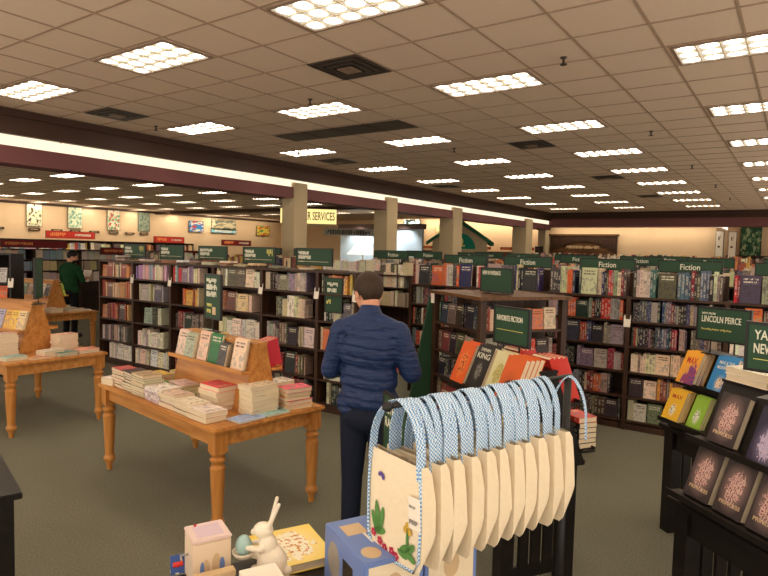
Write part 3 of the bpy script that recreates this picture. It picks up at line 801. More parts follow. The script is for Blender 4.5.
F1 = frame(-3.776,3.005,0,rad(-8)); TZ = .727
pine_table(F1, 1.80, .93, 'pine table with turned legs in front, piled with books, man behind it')
RX = .16
RF1 = F1 @ T((RX,.05,0))
riser(RF1, 1.0, .30, .46, TZ, 'pine', 'pine book riser standing on the front pine table', [(.28,-1),(.28,1)])
dspec = [(-.42,3,.15,.014,.20,(226,196,176),'cream and pink paperback at left end of the front pine riser'),(-.26,3,.14,.022,.19,(170,176,150),'grey green book second from left on the front pine riser'),
         (-.10,2,.14,.02,.22,(228,190,170),'cream book with dark motifs, middle of the front pine riser'),(.06,2,.15,.018,.22,(28,110,60),'green book with dark top on the front pine riser'),
         (.20,4,.10,.018,.17,(70,64,66),'small dark slim book on the front pine riser'),(.38,3,.15,.016,.22,(232,204,180),'cream book at the right end of the front pine riser')]
for x, n, w, t, h, c, l in dspec: facing_stack(RF1, .30, .46, TZ, .28, x, -1, n, w, t, h, c, l, 'books on the front pine riser', spread=.012)
for i in range(4):
    m = on_ledge(RF1, .30, .46, TZ, .28, .44-.03*i, 1, .075) @ Rz(PI/2) @ T((0,0,0))
    big_book(m, .13, .024, .2, (196,44,62), 'red book with white band, %s from the end of the rear riser ledge' % nth(i), 'red books behind the front riser')
for i, x in enumerate((.1,-.12,-.34)): facing_stack(RF1, .30, .46, TZ, .28, x, 1, 2, .14, .02, .2, jit((190,160,140),40), '%s pale book on rear ledge of front riser' % nth(i), 'books behind the front riser')
# piles on the front table: x, y, count, w, t, h, colours, where, turn
P1 = [(-.80,-.33,2,.14,.022,.21,[(210,190,160),(240,236,230)],'at far left corner of front table',.2),
 (-.63,-.34,6,.14,.019,.21,[(150,60,50),(60,46,44),(200,80,70)],'with red tops, second on front edge',PI/2),
 (-.45,-.33,7,.15,.017,.21,[(70,66,56),(120,116,100),(40,38,36)],'of dark books, third on front edge',PI/2),
 (-.26,-.34,9,.15,.014,.21,[(186,196,170),(60,66,52),(206,170,130)],'of greenish books, fourth on front edge',PI/2),
 (-.02,-.34,4,.16,.02,.22,[(214,196,200),(232,220,210)],'of pinkish books, fifth on front edge of front table',PI/2),
 (.20,-.345,3,.15,.024,.22,[(206,150,120),(150,160,190),(226,196,170)],'sixth on front edge of front table',PI/2),
 (.42,-.35,3,.15,.022,.22,[(120,120,124),(226,206,180),(236,220,200)],'seventh on front edge of front table',PI/2),
 (.63,-.355,2,.155,.028,.235,[(170,110,70),(240,232,214)],'at front right corner of front table',PI/2),
 (-.62,-.08,3,.15,.02,.21,[(230,190,60),(240,206,80)],'left of riser on front table',PI/2),
 (-.56,.14,3,.15,.02,.22,[(220,200,90),(226,220,200)],'behind left end of front table',PI/2),
 (-.28,-.13,2,.16,.02,.22,[(70,90,130),(36,140,70)],'under left end of front riser',PI/2),
 (-.06,-.14,3,.16,.026,.22,[(226,220,214),(214,190,190),(220,196,196)],'under middle of front riser',PI/2),
 (.17,-.16,3,.15,.024,.22,[(120,40,40),(90,60,50),(160,150,110)],'of brown books under front riser',PI/2),
 (.42,-.15,5,.15,.026,.23,[(236,210,206),(238,214,206),(236,206,196),(238,216,206),(220,70,74)],'of thick books with red top, front table',PI/2),
 (.72,.00,6,.15,.026,.22,[(226,206,170),(230,212,180)],'of thick cream books beside front riser end',0),
 (.77,.27,5,.14,.024,.2,[(240,190,70),(232,96,110),(226,150,70)],'at right end of front table',.12),
 (.55,.28,5,.15,.024,.21,[(226,206,176),(190,60,60),(236,226,210),(196,60,70),(238,230,220)],'of red and cream books behind front riser',.05),
 (.58,.40,3,.14,.024,.21,[(190,50,54),(230,214,190)],'at back right of front table',.3)]
for k, (x, y, n, w, t, h, cl, where, rot) in enumerate(P1): stack(F1, x, y, TZ, n, w*1.06, t*1.28, h*1.05, cl, where, 'book piles on the front pine table', -rot if k % 4 else rot)
stack(F1, .815, -.17, TZ, 1, .15, .012, .22, [(150,176,226)], 'on the right edge of the front pine table, pale blue', None, 0)
stack(F1, .815, .06, TZ, 1, .14, .012, .20, [(170,206,206)], 'at right edge of front table beside cream pile', None, 0)
sign_board('table_sign', frame(-3.80,3.10,1.30,rad(-10)), .25, .36, 'upright green sign on a thin post above the front pine riser', [('b','',-.09,.285,.15,.04,'letter'),('b','',-.09,.235,.16,.042,'letter'),('b','',-.09,.18,.15,.042,'letter'),('b','',-.085,.1,.08,.025,'yletter'),('b','',-.085,.05,.06,.03,'yletter'),('r','',.0,.04,.05,.06,'tan')], pole=(.10,1), base=True)

# second pine table at left
F2 = frame(-6.82,3.05,0,rad(-1.5))
pine_table(F2, 1.55, 1.0, 'second pine table at left with book riser, behind the black table corner')
RF2 = F2 @ T((-.05,-.05,0)) @ Rz(rad(12))
riser(RF2, .62, .42, .52, TZ, 'pine', 'pine book riser on the second pine table at left', [(.24,-1),(.24,1)])
for x, n, w, t, h, c, l in [(-.20,2,.12,.018,.2,(120,140,160),'pale blue grey book'),(-.08,2,.11,.018,.2,(170,160,190),'lilac book'),(.04,2,.10,.016,.2,(220,170,70),'golden yellow book'),(.14,2,.11,.016,.2,(232,190,70),'yellow book'),(.25,2,.12,.016,.2,(232,200,150),'cream and orange book')]:
    facing_stack(RF2, .42, .52, TZ, .24, x, -1, n, w, t, h, c, l+' on the left pine riser', 'books on the left pine riser', spread=.008)
P2 = [(.30,-.33,8,.15,.024,.23,[(232,206,190),(228,200,180),(236,214,196)],'at near edge beside left riser',0),
 (.02,-.36,4,.15,.022,.22,[(230,200,176),(226,190,170)],'under ledge of left riser',.2),
 (.55,-.34,2,.15,.014,.21,[(190,206,200),(150,186,186)],'at near right corner of left table',.1),
 (.60,-.02,3,.15,.018,.21,[(236,226,210),(240,232,220)],'mid right edge of left table',.1),
 (.66,-.14,1,.15,.014,.2,[(232,150,120)],'on the right edge of the left pine table, orange',0),
 (.66,.10,2,.15,.016,.2,[(70,150,146),(60,140,140)],'of teal books on left table',.1),
 (.45,.20,8,.15,.02,.22,[(236,224,206),(236,150,120),(240,226,210),(238,170,150)],'of coral books at back of left table',.1),
 (.62,.34,2,.15,.016,.22,[(150,180,200),(230,150,120)],'at back right corner of left table',.1),
 (-.4,-.3,5,.15,.024,.22,[(226,206,180),(120,170,170)],'at left end of left table',.1)]
for x, y, n, w, t, h, cl, where, rot in P2: stack(F2, x, y, TZ, n, w, t*1.2, h, cl, where, 'book piles on the left pine table', rot)
sign_board('table_sign', frame(-6.46,3.02,1.30,rad(-40)), .26, .42, 'tall green sign seen edge-on above the left pine riser', [('b','',-.09,.32,.16,.05,'letter'),('b','',-.09,.24,.16,.05,'letter')], pole=(.06,1), base=True)

# third pine table further back
F3 = frame(-10.9,5.15,0,rad(-2))
pine_table(F3, 1.9, 1.05, 'third pine table at the back left, standing before the man in green')
RF3 = F3 @ T((-.1,0,0)) @ Rz(rad(10))
riser(RF3, .95, .4, .5, TZ, 'pine', 'pine book riser on the third pine table at the back', [(.24,-1),(.24,1)])
for i, (x, c) in enumerate(((-.38,(206,196,176)),(-.22,(90,120,96)),(-.05,(150,120,100)),(.12,(96,70,66)),(.28,(226,214,196)),(.4,(60,50,50)))):
    facing_stack(RF3, .4, .5, TZ, .24, x, -1, 1, .14, .02, .21, c, '%s book, %s from left on the rear pine riser' % (cname(c), nth(i)), 'books on the rear pine riser')
facing_stack(RF3, .4, .5, TZ, .24, .42, 1, 2, .15, .02, .22, (190,210,90), 'lime green book at the end of the rear pine riser', None)
k = 0
for y in (-.38,-.12,.16,.36):
    for x in ((.55,.75) if abs(y) < .3 else (-.75,-.5,-.25,0,.25,.5,.75)):
        c = random.choice([(226,206,176),(206,190,166),(232,220,200),(190,170,150)]) if k % 7 != 6 else (50,48,50)
        stack(F3, x, y, TZ, random.choice((1,2,3)), .15, .02, .21, [c], '%s on the rear pine table' % nth(k), 'book piles on the rear pine table', .1); k += 1

# ------------------------------------------------------------------ black display tables
def mission_table(fr, w, d, h, label, name='display_table'):
    """fr at front left corner"""
    e = empty(name, (0,0,0), 0, label, 'table', mat=fr)
    m = M['blackwood']
    box(0,0,h-.03,w,d,h).build('tabletop', m, e, .004)
    for x in (.03,w-.11):
        for y in (.03,d-.11): box(x,y,0,x+.08,y+.08,h-.031).build('leg', m, e)
    for y in (.05,d-.07): box(.11,y,h-.16,w-.11,y+.02,h-.031).build('apron', m, e)
    for x in (.05,w-.07): box(x,.11,h-.16,x+.02,d-.11,h-.031).build('apron', m, e); box(x,.11,.1,x+.02,d-.11,.17).build('stretcher', m, e)
    for x in (.05,w-.07):
        n = 3
        for k in range(n):
            y = .11+(d-.22)*(k+1)/(n+1); box(x,y-.03,.17,x+.02,y+.03,h-.16).build('slat', m, e)
    return e
TH = .74
# favourites table
FD0 = frame(-2.02,3.38,0,rad(-32.3))
mission_table(FD0, .95, .545, TH, 'black slatted table under the favorite fiction display, behind the tote bags')
DP, DH = .52, .58
FD = FD0 @ T((.53,.2725,0))
riser(FD, .84, DP, .50, TH, 'blackwood', 'black two-sided book display carrying favorite fiction, on the black table', [(.06,-1),(.33,-1),(.06,1),(.33,1)], 'book display', 'book_display')
A_or = art_mat('orange_thriller_cover', (226,92,30), (240,130,60), (120,30,20), .5,.45,.5,3)
A_king = art_mat('black_novel_cover', (34,32,32), (90,88,84), (150,146,136), .5,.4,.3,4)
A_pale = art_mat('pale_green_cover', (214,206,160), (190,180,110), (150,140,80), .5,.5,.4,4)
A_dusk = art_mat('dusk_cover', (214,96,40), (60,44,44), (36,30,34), .5,.15,.6,3)
A_red = art_mat('red_cover', (206,50,38), (220,80,60), (160,30,30), .5,.5,.4,4)
facing_stack(FD, DP, .50, TH, .33, -.20, -1, 2, .155, .045, .26, (226,92,30), 'orange thriller standing leftmost on favorites display', 'favorite fiction books', A_or)
facing_stack(FD, DP, .50, TH, .33, -.02, -1, 2, .165, .042, .27, (34,32,32), 'black novel with KING in pale letters on favorites display', 'favorite fiction books', A_king, [('KING',.68,.8,.13,M['letter']),('STEPHEN',.85,.6,.07,M['letter'])])
facing_stack(FD, DP, .50, TH, .33, .165, -1, 2, .155, .04, .26, (214,206,160), 'pale yellow green novel between black and sunset covers on favorites display', 'favorite fiction books', A_pale)
facing_stack(FD, DP, .50, TH, .33, .335, -1, 4, .165, .03, .265, (214,96,40), 'sunset orange novel with dark hills at right of favorites display', 'favorite fiction books', A_dusk)
for x, n, hue in ((.30,4,0),(.02,4,1)):
    facing_stack(FD, DP, .50, TH, .33, x, 1, n, .17, .03, .26, (206,50,38), ('red novel at the right end','red novel further along')[hue]+' of the rear ledge of favorites display', 'red novels', A_red)
st = stack(FD, .33, .285, TH+.063, 5, .13, .028, .17, [(40,36,40)], 'on low rear ledge of favorites display', 'black books on the low ledge', PI/2, .002, None, .01)
stack(FD, .33, .285, TH+.063+5*.0288, 1, .13, .03, .17, [(206,50,38)], 'on the black pile at favorites display end', None, PI/2, .001)
for i, (x, c) in enumerate(((-.3,(120,40,40)),(-.08,(60,70,110)),(.14,(196,150,90)),(.34,(226,210,180)))):
    facing_stack(FD, DP, .50, TH, .06, x, -1, 2, .15, .03, .23, c, '%s novel on the low front ledge of favorites display' % cname(c), 'low front ledge novels')
sign_board('display_sign', FD @ T((.08,-.01,TH+.50+.10)) @ Rz(rad(8)), .30, .225, 'green FAVORITE FICTION sign on two thin posts above the display', [('t','FAVORITE FICTION',-.12,.14,.215,.032,'letter'),('r','',-.12,.085,.22,.003,'yletter')], pole=(.085,2))

# right displays
FR1 = frame(-.75,4.43,0,rad(-41.7)); FR2 = frame(-.47,3.08,0,rad(-41.7))
def right_table(FR, lab1, lab2, hh, L=.98):
    mission_table(FR, L, .55, TH, lab1)
    F = FR @ T((L/2,.275,0))
    riser(F, L-.14, DP, hh, TH, 'blackwood', lab2, [(.05,-1),(.30,-1),(.05,1),(.30,1)], 'book display', 'book_display')
    return F
G1 = right_table(FR1, 'farther black slatted table at right under the author display', 'farther black sloping book display at right with bright children\'s books', .50)
G2 = right_table(FR2, 'nearer black slatted table at the right edge of the view', 'nearer black sloping book display at right with dark princess books', .56)
A_max = art_mat('yellow_orange_cover', (240,170,40), (150,60,110), (60,60,150), .75,.15,.7,2.5)
A_blue = art_mat('blue_cover', (40,130,196), (226,206,180), (120,90,70), .5,.25,.28,5)
A_yel = art_mat('yellow_cover', (240,190,40), (245,236,214), (60,50,60), .5,.33,.26,4)
A_lime = art_mat('lime_cover', (150,196,60), (240,236,226), (60,120,70), .5,.35,.3,4)
A_prin = art_mat('dark_crown_cover', (58,48,50), (206,168,160), (90,24,30), .5,.52,.5,6)
A_love = art_mat('dark_violet_cover', (48,42,66), (170,160,196), (220,190,196), .5,.35,.45,9)
facing_stack(G1, DP, .50, TH, .30, -.33, -1, 3, .15, .03, .225, (240,170,40), 'orange and violet children\'s book leftmost, upper ledge, farther right display', 'children\'s books', A_max, [('MAX',.62,.6,.2,M['red'])])
facing_stack(G1, DP, .50, TH, .30, -.07, -1, 3, .165, .025, .235, (40,130,196), 'bright blue children\'s book on the upper ledge of farther right display', 'children\'s books', A_blue, [('MAX & THE',.78,.7,.09,M['letter']),('MIDKNIGHTS',.64,.74,.09,M['letter'])])
facing_stack(G1, DP, .50, TH, .30, .2, -1, 2, .16, .03, .225, (206,60,50), 'red children\'s book on the upper ledge of farther right display', 'children\'s books', A_red)
facing_stack(G1, DP, .50, TH, .05, -.36, -1, 3, .15, .02, .215, (240,190,40), 'yellow MAX paperback on the low ledge of farther right display', 'children\'s books', A_yel, [('MAX',.70,.6,.13,M['red'])])
facing_stack(G1, DP, .50, TH, .05, -.17, -1, 2, .12, .02, .215, (150,196,60), 'lime green paperback on the low ledge of farther right display', 'children\'s books', A_lime)
facing_stack(G1, DP, .50, TH, .05, .05, -1, 2, .14, .02, .2, (200,90,60), 'rust red paperback on the low ledge of farther right display', 'children\'s books')
def princess(x, z, lab, n=1):
    return facing_stack(G2, DP, .56, TH, z, x, -1, n, .15, .032, .235, (66,50,52), lab, 'dark princess hardcovers', A_prin, [('PRINCESS',.17,.72,.07,M['tan'])])
princess(-.31, .05, 'dark princess hardcover leftmost on low ledge, near right display')
princess(-.135, .05, 'dark princess hardcover second from left on low ledge, near right display')
princess(.04, .05, 'dark princess hardcover third from left on low ledge, near right display')
princess(.215, .05, 'dark princess hardcover fourth from left on low ledge, near right display')
princess(-.29, .30, 'dark princess hardcover alone on upper ledge of near right display')
facing_stack(G2, DP, .56, TH, .30, -.04, -1, 2, .155, .03, .235, (48,42,66), 'dark violet hardcover with pale script on the upper ledge of near right display', 'dark violet hardcovers', A_love, [('LOVE',.82,.4,.06,M['letter'])])
facing_stack(G2, DP, .56, TH, .30, .22, -1, 2, .155, .03, .235, (48,42,66), 'second dark violet hardcover, farther right on the upper ledge of near right display', 'dark violet hardcovers', A_love)
stack(G2, -.28, .0, TH+.56+.016, 2, .15, .03, .23, [(236,226,210)], 'leftmost on top of near right display', 'white books on top', -PI/2, .002, None, .02)
stack(G2, -.02, .0, TH+.56+.016, 2, .15, .028, .23, [(238,228,214)], 'second on top of near right display', 'white books on top', -PI/2, .002, None, .02)
stack(G2, .24, .0, TH+.56+.016, 2, .15, .03, .23, [(236,226,210)], 'third on top of near right display', 'white books on top', -PI/2, .002, None, .02)
sign_board('display_sign', frame(-.39,4.40,1.335,rad(-20)), .34, .225, 'green author sign LINCOLN PEIRCE above the farther right display', [('t','NEW FROM',-.135,.175,.085,.014,'letter'),('t','LINCOLN PEIRCE',-.135,.125,.245,.042,'letter'),('t','Bestselling Author of Big Nate',-.135,.07,.19,.016,'yletter')], pole=(.08,2))
sign_board('display_sign', frame(.02,2.76,1.425,rad(-20)), .40, .20, 'green YA\'s NEW RELEASES sign on a post at the right edge', [('t',"YA's",-.165,.13,.07,.04,'letter'),('t','NEW RELEASES',-.165,.075,.215,.04,'letter'),('r','',-.165,.05,.3,.003,'yletter')], pole=(.1,1), base=True)

# paperback tower
FE0 = frame(-3.07,5.29,0,rad(-32.3))
te = empty('paperback_tower', (0,0,0), 0, 'dark square book tower with shelves on each side and the paperback sign on top', 'bookcase', mat=FE0)
EW, ED, EH = .92, .95, 1.49
mm = M['espresso']
for x in (.0,EW-.06):
    for y in (.0,ED-.06): box(x,y,0,x+.06,y+.06,EH-.03).build('corner_post', mm, te)
box(-.03,-.03,EH-.03,EW+.03,ED+.03,EH).build('top_panel', M['walnut'], te)
box(.06,.25,0,EW-.25,.27,EH-.03).build('partition', mm, te); box(EW-.27,.06,0,EW-.25,ED-.06,EH-.031).build('partition', mm, te)
ELV = [.12,.38,.64,.90,1.18]
for z in ELV:
    box(.005,.005,z-.02,EW-.005,.25,z).build('shelf', mm, te); box(EW-.25,.25,z-.0201,EW-.005,ED-.005,z).build('shelf', mm, te)
MB().box(-.03,-.02,0,.03,-.012,.1).build('price_card', M['white'], te, mat=T((.03,0,1.36)))
MB().prism([(-.30,.0),(.02,.0),(.02,1.42),(-.03,1.42)], -.03, -.001, 'x').build('side_panel', M['green'], te)
for k, z in enumerate(ELV):
    fill(FE0, .07, EW-.07, .03, z, .23, 'dark', nth(4-k)+' shelf, left face of tower', .5, .15, .8, .95, (.02,.03), .05, 'books on the left face of the paperback tower')
    fr2 = FE0 @ T((EW,0,0)) @ Rz(PI/2)
    fill(fr2, .07, ED-.07, .03, z, .23, 'warm' if k == 4 else 'fiction', nth(4-k)+' shelf, right face of tower', .4, .15, .8, .95, (.02,.03), .05, 'books on the right face of the paperback tower')
sign_board('display_sign', frame(-2.37,5.28,EH+.015,rad(-20)), .42, .235, 'green NEW IN PAPERBACK sign on top of the paperback tower', [('t','NEW IN PAPERBACK',-.18,.165,.24,.04,'letter')], pole=(.014,2))

# dark display with face-out books at the far left
FL = frame(-9.75,3.1,0,rad(40))
bookcase('bookcase', FL, 1.1, .35, 1.72, [.2,.5,.8,1.07,1.32], 'dark display case of face-out books at the far left edge', None, 'blackwood', card=True)
cl = [(226,110,40),(206,200,190),(120,110,90),(150,110,80),(90,60,50)]
for k, z in enumerate((.8,1.07,1.32)):
    for i in range(5):
        c = jit(cl[(i+k) % 5]); big_book(FL @ T((.14+.2*i,.06,z)) @ Rx(-rad(10)), .145, .02, .2, c, '%s face-out book, %s from left, %s shelf, far left display' % (cname(c), nth(i), nth(2-k)), 'books in the far left display')
sign_board('shelf_sign', FL @ T((.62,-.02,1.50)), .42, .3, 'green sign at the top of the far left display case', [('b','',-.15,.2,.25,.045,'letter'),('b','',-.15,.14,.18,.04,'letter'),('b','',-.15,.05,.12,.03,'yletter')])

# black table corner at lower left
FB = frame(-2.84,1.25,0,rad(-15))
bt = empty('black_table', (0,0,0), 0, 'black table whose corner shows at the lower left edge', 'table', mat=FB)
box(-.8,-.7,.71,0,0,.74).build('tabletop', M['blackwood'], bt, .004)
for x in (-.77,-.11):
    for y in (-.67,-.11): box(x,y,0,x+.08,y+.08,.709).build('leg', M['blackwood'], bt)
box(-.69,-.09,.6,-.11,-.07,.709).build('apron', M['blackwood'], bt)
for i in range(3): big_book(FB @ T((-.50-.06*i,-.10,.742)) @ Rz(rad(75)), .15, .03, .2+.01*i, [(226,206,170),(196,120,70),(214,190,150)][i], ['cream','rust','tan'][i]+' book standing on the black table at the lower left edge', None)

# ------------------------------------------------------------------ tote bags on a rod
S0 = Vector((-.945,1.425,1.43)); S1 = Vector((-.71,2.12,1.43))
ud = (S1-S0).normalized(); thb = math.atan2(-ud.x, ud.y)
rk = empty('bag_rack', (S0.x+ud.x*.45, S0.y+ud.y*.45, 0), thb, 'thin black rack whose rod holds the row of tote bags', 'rack')
MB().tube([(0,-.47,1.425),(0,.38,1.425)], .009, 10).build('rod', M['black'], rk, smooth=True)
MB().tube([(0,.36,.012),(0,.36,1.42)], .014, 10).build('post', M['black'], rk, smooth=True)
MB().box(-.2,.1,0,.2,.5,.012).build('foot_plate', M['black'], rk)
MB().ball((0,-.475,1.425),.016,12,8).build('end_knob', M['black'], rk, smooth=True)
def tote_body(seed, th=.052):
    r = random.Random(seed); mb = MB(); rings = []
    prof = [(-.165,.235,.022),(-.19,.24,.036),(-.27,.25,th*.95),(-.36,.254,th),(-.43,.252,th),(-.462,.244,th*.9),(-.478,.216,th*.75)]
    for z, w, t in prof:
        j = lambda a: r.uniform(-a,a)
        y0 = -.026+j(.001); pts = []
        for k in range(7): pts.append((-w/2+w*k/6, y0-(.004*math.sin(PI*k/6) if z < -.2 else 0), z))
        for k in range(7): pts.append((w/2-w*k/6, y0+t+j(.003)+.004*math.sin(PI*k/6), z*(1 if z > -.4 else .85)+j(.003)))
        rings.append(pts)
    n = 14
    for p in rings: mb.v += p
    for i in range(len(rings)-1):
        for k in range(n):
            k2 = (k+1) % n; mb.f.append([i*n+k, i*n+k2, (i+1)*n+k2, (i+1)*n+k]); mb.mi.append(0)
    mb.f.append([(len(rings)-1)*n+k for k in range(n)]); mb.mi.append(0)
    return mb
def handle(y, seed, hx=.078, lift=0):
    r = random.Random(seed); pts = []
    sk = r.uniform(-.012,.012)
    for k in range(17):
        a = PI*k/16; c = math.cos(a)
        pts.append((-hx*c*(.62+.38*abs(c)), y+sk*math.sin(a), -.155+(.158+lift)*math.sin(a)**.8))
    pts = [(pts[0][0]*1.04,y,-.20)]+pts+[(pts[-1][0]*1.04,y,-.20)]
    return MB().tube(pts, .01, 4, flat=(.0135,.0016,(0,1,0)))
TB = [tote_body(i).mesh('tote_body', [M['canvas']]) for i in range(4)]
HB = [(handle(-.018,i).mesh('handle', [M['gingham']]), handle(.016,i+9,.07).mesh('handle', [M['gingham']])) for i in range(4)]
NB = 11
for i in range(NB):
    p = S0+ud*(.035+.0635*i)
    lab = 'cream tote bag with blue gingham handles, %s from the front on the rod' % nth(i)
    if i == 0: lab = 'front cream tote bag with printed flowers, gingham edging and a paper tag'
    if i == NB-1: lab = 'rearmost cream tote bag, its handle standing up at right'
    e = empty('tote_bag', (p.x,p.y,1.437-(.004*(i%2))), thb+(random.uniform(-.07,.07) if i else 0), lab, 'tote bag', 'tote bags on the rod')
    bb = ob('bag_body', TB[i%4], e)
    if i == NB-1:
        ob('handle', HB[0][0], e)
        handle(.02, 3, .06, .012).build('handle', M['gingham'], e, mat=T((.09,.02,.0)) @ Rz(.4))
    elif i == 0:
        handle(-.026, 2, .112).build('handle', M['gingham'], e); ob('handle', HB[0][1], e)
    else:
        ob('handle', HB[i%4][0], e); ob('handle', HB[i%4][1], e)
    if i == 0:
        out = [(-.118,-.03,-.167)]+[(-.124,-.031,-.27),(-.125,-.031,-.35),(-.121,-.031,-.43),(-.10,-.031,-.468),(0,-.034,-.474),(.10,-.031,-.468),(.121,-.031,-.43),(.125,-.031,-.35),(.124,-.031,-.27),(.118,-.03,-.167)]
        MB().tube(out, .0042, 8).build('piping', M['gingham'], e, smooth=True)
        def blob(mb, x, z, rx, rz, a=0):
            mb.add([(x+rx*math.cos(t)*math.cos(a)-rz*math.sin(t)*math.sin(a), -.0318, z+rx*math.cos(t)*math.sin(a)+rz*math.sin(t)*math.cos(a)) for t in [2*PI*k/12 for k in range(12)]], [tuple(range(12))])
        for x, z, rx, rz, a in ((-.075,-.37,.012,.05,.15),(-.055,-.375,.011,.045,-.2),(-.09,-.39,.010,.035,.4),(-.062,-.41,.03,.012,.3),(.062,-.415,.028,.012,.5),(.085,-.43,.026,.011,-.4),(.05,-.435,.024,.011,-.2),(.07,-.385,.006,.035,.0),(.088,-.405,.02,.01,.9)):
            lf = MB(); blob(lf, x, z, rx, rz, a); lf.build('leaf_print', M['leaf'], bb)
        for x, z in ((-.092,-.425),(-.06,-.44),(-.035,-.452),(.02,-.455),(.0,-.448)):
            pt = MB()
            for k in range(5): blob(pt, x+.008*math.cos(k*1.257), z+.008*math.sin(k*1.257), .006, .006)
            pt.build('flower_print', M['petal'], bb)
        gp = MB()
        for x, z in ((.07,-.345),(.078,-.36),(.062,-.358)): blob(gp, x, z, .011, .011)
        gp.build('yellow_flower_print', M['goldprint'], bb)
        vp = MB(); blob(vp,-.066,-.235,.011,.007,.6); blob(vp,-.052,-.24,.008,.011,.3); vp.build('butterfly_print', M['violet'], bb)
        tg = MB().box(.062,-.040,-.345,.112,-.0385,-.255); tg = tg.build('paper_tag', M['white'], e, mat=T((0,0,0)) @ Ry(rad(-4)))
        bars(.068,-.0415,-.33,.036,.012,M['steel'],tg,'tag_lettering'); bars(.068,-.0415,-.285,.03,.006,M['steel'],tg,'tag_lettering')
# green sign behind the bags
sign_board('floor_sign', frame(-1.58,2.40,.86,rad(-36)), .34, .30, 'green sign reading PETER half hidden between the man and the tote bags', [('t','PETER',-.13,.20,.16,.05,'letter'),('t',"RABBIT'S",-.13,.13,.24,.05,'letter')], pole=(.86,1), base=True)

# ------------------------------------------------------------------ gift table
GZ = .80
FG = frame(-1.69,1.03,0,rad(-27))
gt = empty('gift_table', (0,0,0), 0, 'black table at the bottom edge holding boxes, toys and books', 'table', mat=FG)
box(0,0,GZ-.03,1.0,.72,GZ).build('tabletop', M['blackwood'], gt, .004)
for x in (.04,.88):
    for y in (.04,.6): box(x,y,0,x+.08,y+.08,GZ-.031).build('leg', M['blackwood'], gt)
box(.12,.05,GZ-.13,.88,.07,GZ-.031).build('apron', M['blackwood'], gt)
tn = empty('music_box', (-1.53,1.232,GZ), rad(65.7), 'cream tin box with pink lid and red crank at the bottom left', 'toy box')
box(-.06,-.06,0,.06,.06,.145).build('box_body', M['tin'], tn, .004)
box(-.062,-.062,.145,.062,.062,.155).build('lid', M['tinlid'], tn, .003)
box(-.042,-.042,.155,.042,.042,.1562).build('lid_panel', M['lilac'], tn)
MB().lathe([(.005,.1562),(.005,.160),(.002,.162)],10,(-.03,.045,0)).build('latch', M['redplastic'], tn)
pn = MB()
for x, z, a, b in ((-.02,.06,.012,.03),(.012,.07,.014,.034),(0,.04,.02,.012)): pn.ball((x,-.0605,z),(a,.001,b),12,6)
pn.build('front_print', M['tan'], tn)
pb = MB()
for x, z, a, b in ((-.032,.055,.008,.03),(.03,.06,.009,.028),(0,.03,.012,.01)): pb.ball((x,-.0608,z),(a,.001,b),12,6)
pb.build('front_print', M['bluebox'], tn)
cr = MB().tube([(-.062,0,.09),(-.085,0,.09),(-.085,-.02,.075)], .004, 8); cr.build('crank', M['steel'], tn)
MB().tube([(-.083,-.02,.075),(-.112,-.02,.075)], .008, 10).build('crank_handle', M['redplastic'], tn, smooth=True)
tag(box(-.03,-.002,0,.03,.002,.06).build('photo_card', M['blueboxdk'], None, mat=frame(-1.615,1.19,GZ,rad(62)) @ Rx(rad(-12))), 'small blue card leaning at the left side of the tin box', 'card')
def gift_box(loc, th, w, d, h, m, label, cat='box', lidm=None):
    e = empty('gift_box', loc, th, label, cat)
    box(-w/2,-d/2,0,w/2,d/2,h-.02).build('box_body', M[m], e, .002); box(-w/2-.0015,-d/2-.0015,h-.02,w/2+.0015,d/2+.0015,h).build('lid', M[lidm or m], e, .002)
    return e
for loc, lab, first in (((-1.055,1.485,GZ),'large periwinkle blue gift box in front beside the tote bags',1),((-.985,1.705,GZ),'second periwinkle blue gift box behind the first',0)):
    e = empty('toy_box', loc, rad(-27), lab, 'box', 'periwinkle gift boxes')
    box(-.145,-.1,0,.145,.1,.18).build('carton', M['bluebox'], e, .003)
    box(-.03,-.02,.18,.035,-.012,.1812).build('price_sticker', M['white'], e)
    box(-.10,-.07,.18,-.03,.0,.1811).build('top_print', M['tan'], e); MB().ball((.09,-.05,.18),(.035,.03,.001),14,6).build('top_print', M['tan'], e)
    box(.0,-.1008,.02,.07,-.1,.13).build('window', M['black'], e); MB().ball((-.07,-.1,.09),(.045,.001,.06),14,8).build('side_print', M['steel'], e)
    box(.145,-.085,.01,.1458,.085,.165).build('end_panel', M['canvas'], e); MB().ball((.146,.0,.09),(.001,.03,.045),12,8).build('end_print', M['tan'], e)
M['gardenart'] = poster_mat('garden_print_mat', (236,206,90), (240,232,206), (206,150,70), 3.2)
yb = big_book(T((-1.415,1.50,GZ+.018)) @ Rz(rad(-27+90)) @ T((0,-.13,0)) @ FLAT, .23, .03, .26, (238,206,90), 'yellow picture book lying flat behind the rabbit figurine', None, art_mat('garden_cover', (240,210,90), (240,232,206), (206,140,60), .5,.5,.6,3))
tag(box(-.09,-.035,0,.09,.035,.03).build('snack_box', M['tan'], None, .003, mat=frame(-1.22,1.36,GZ,rad(30))), 'long tan printed box in front of the yellow picture book', 'box')
bn = empty('rabbit_figurine', (-1.365,1.345,GZ), rad(-60), 'white ceramic rabbit with tall ears holding a pale teal egg', 'figurine')
fg = MB(); fg.ball((0,.01,.055),(.042,.05,.058)); fg.ball((0,-.005,.11),(.03,.032,.04)); fg.ball((0,-.02,.16),(.026,.033,.027))
fg.capsule((0,-.04,.155),(0,-.052,.152),.014,.01); fg.capsule((-.03,-.02,.11),(-.018,-.065,.105),.011,.008); fg.capsule((.03,-.02,.11),(.018,-.065,.105),.011,.008)
fg.capsule((-.011,.0,.175),(-.016,.02,.262),.008,.006,(1,1)); fg.capsule((.011,.0,.175),(.02,.035,.255),.008,.006)
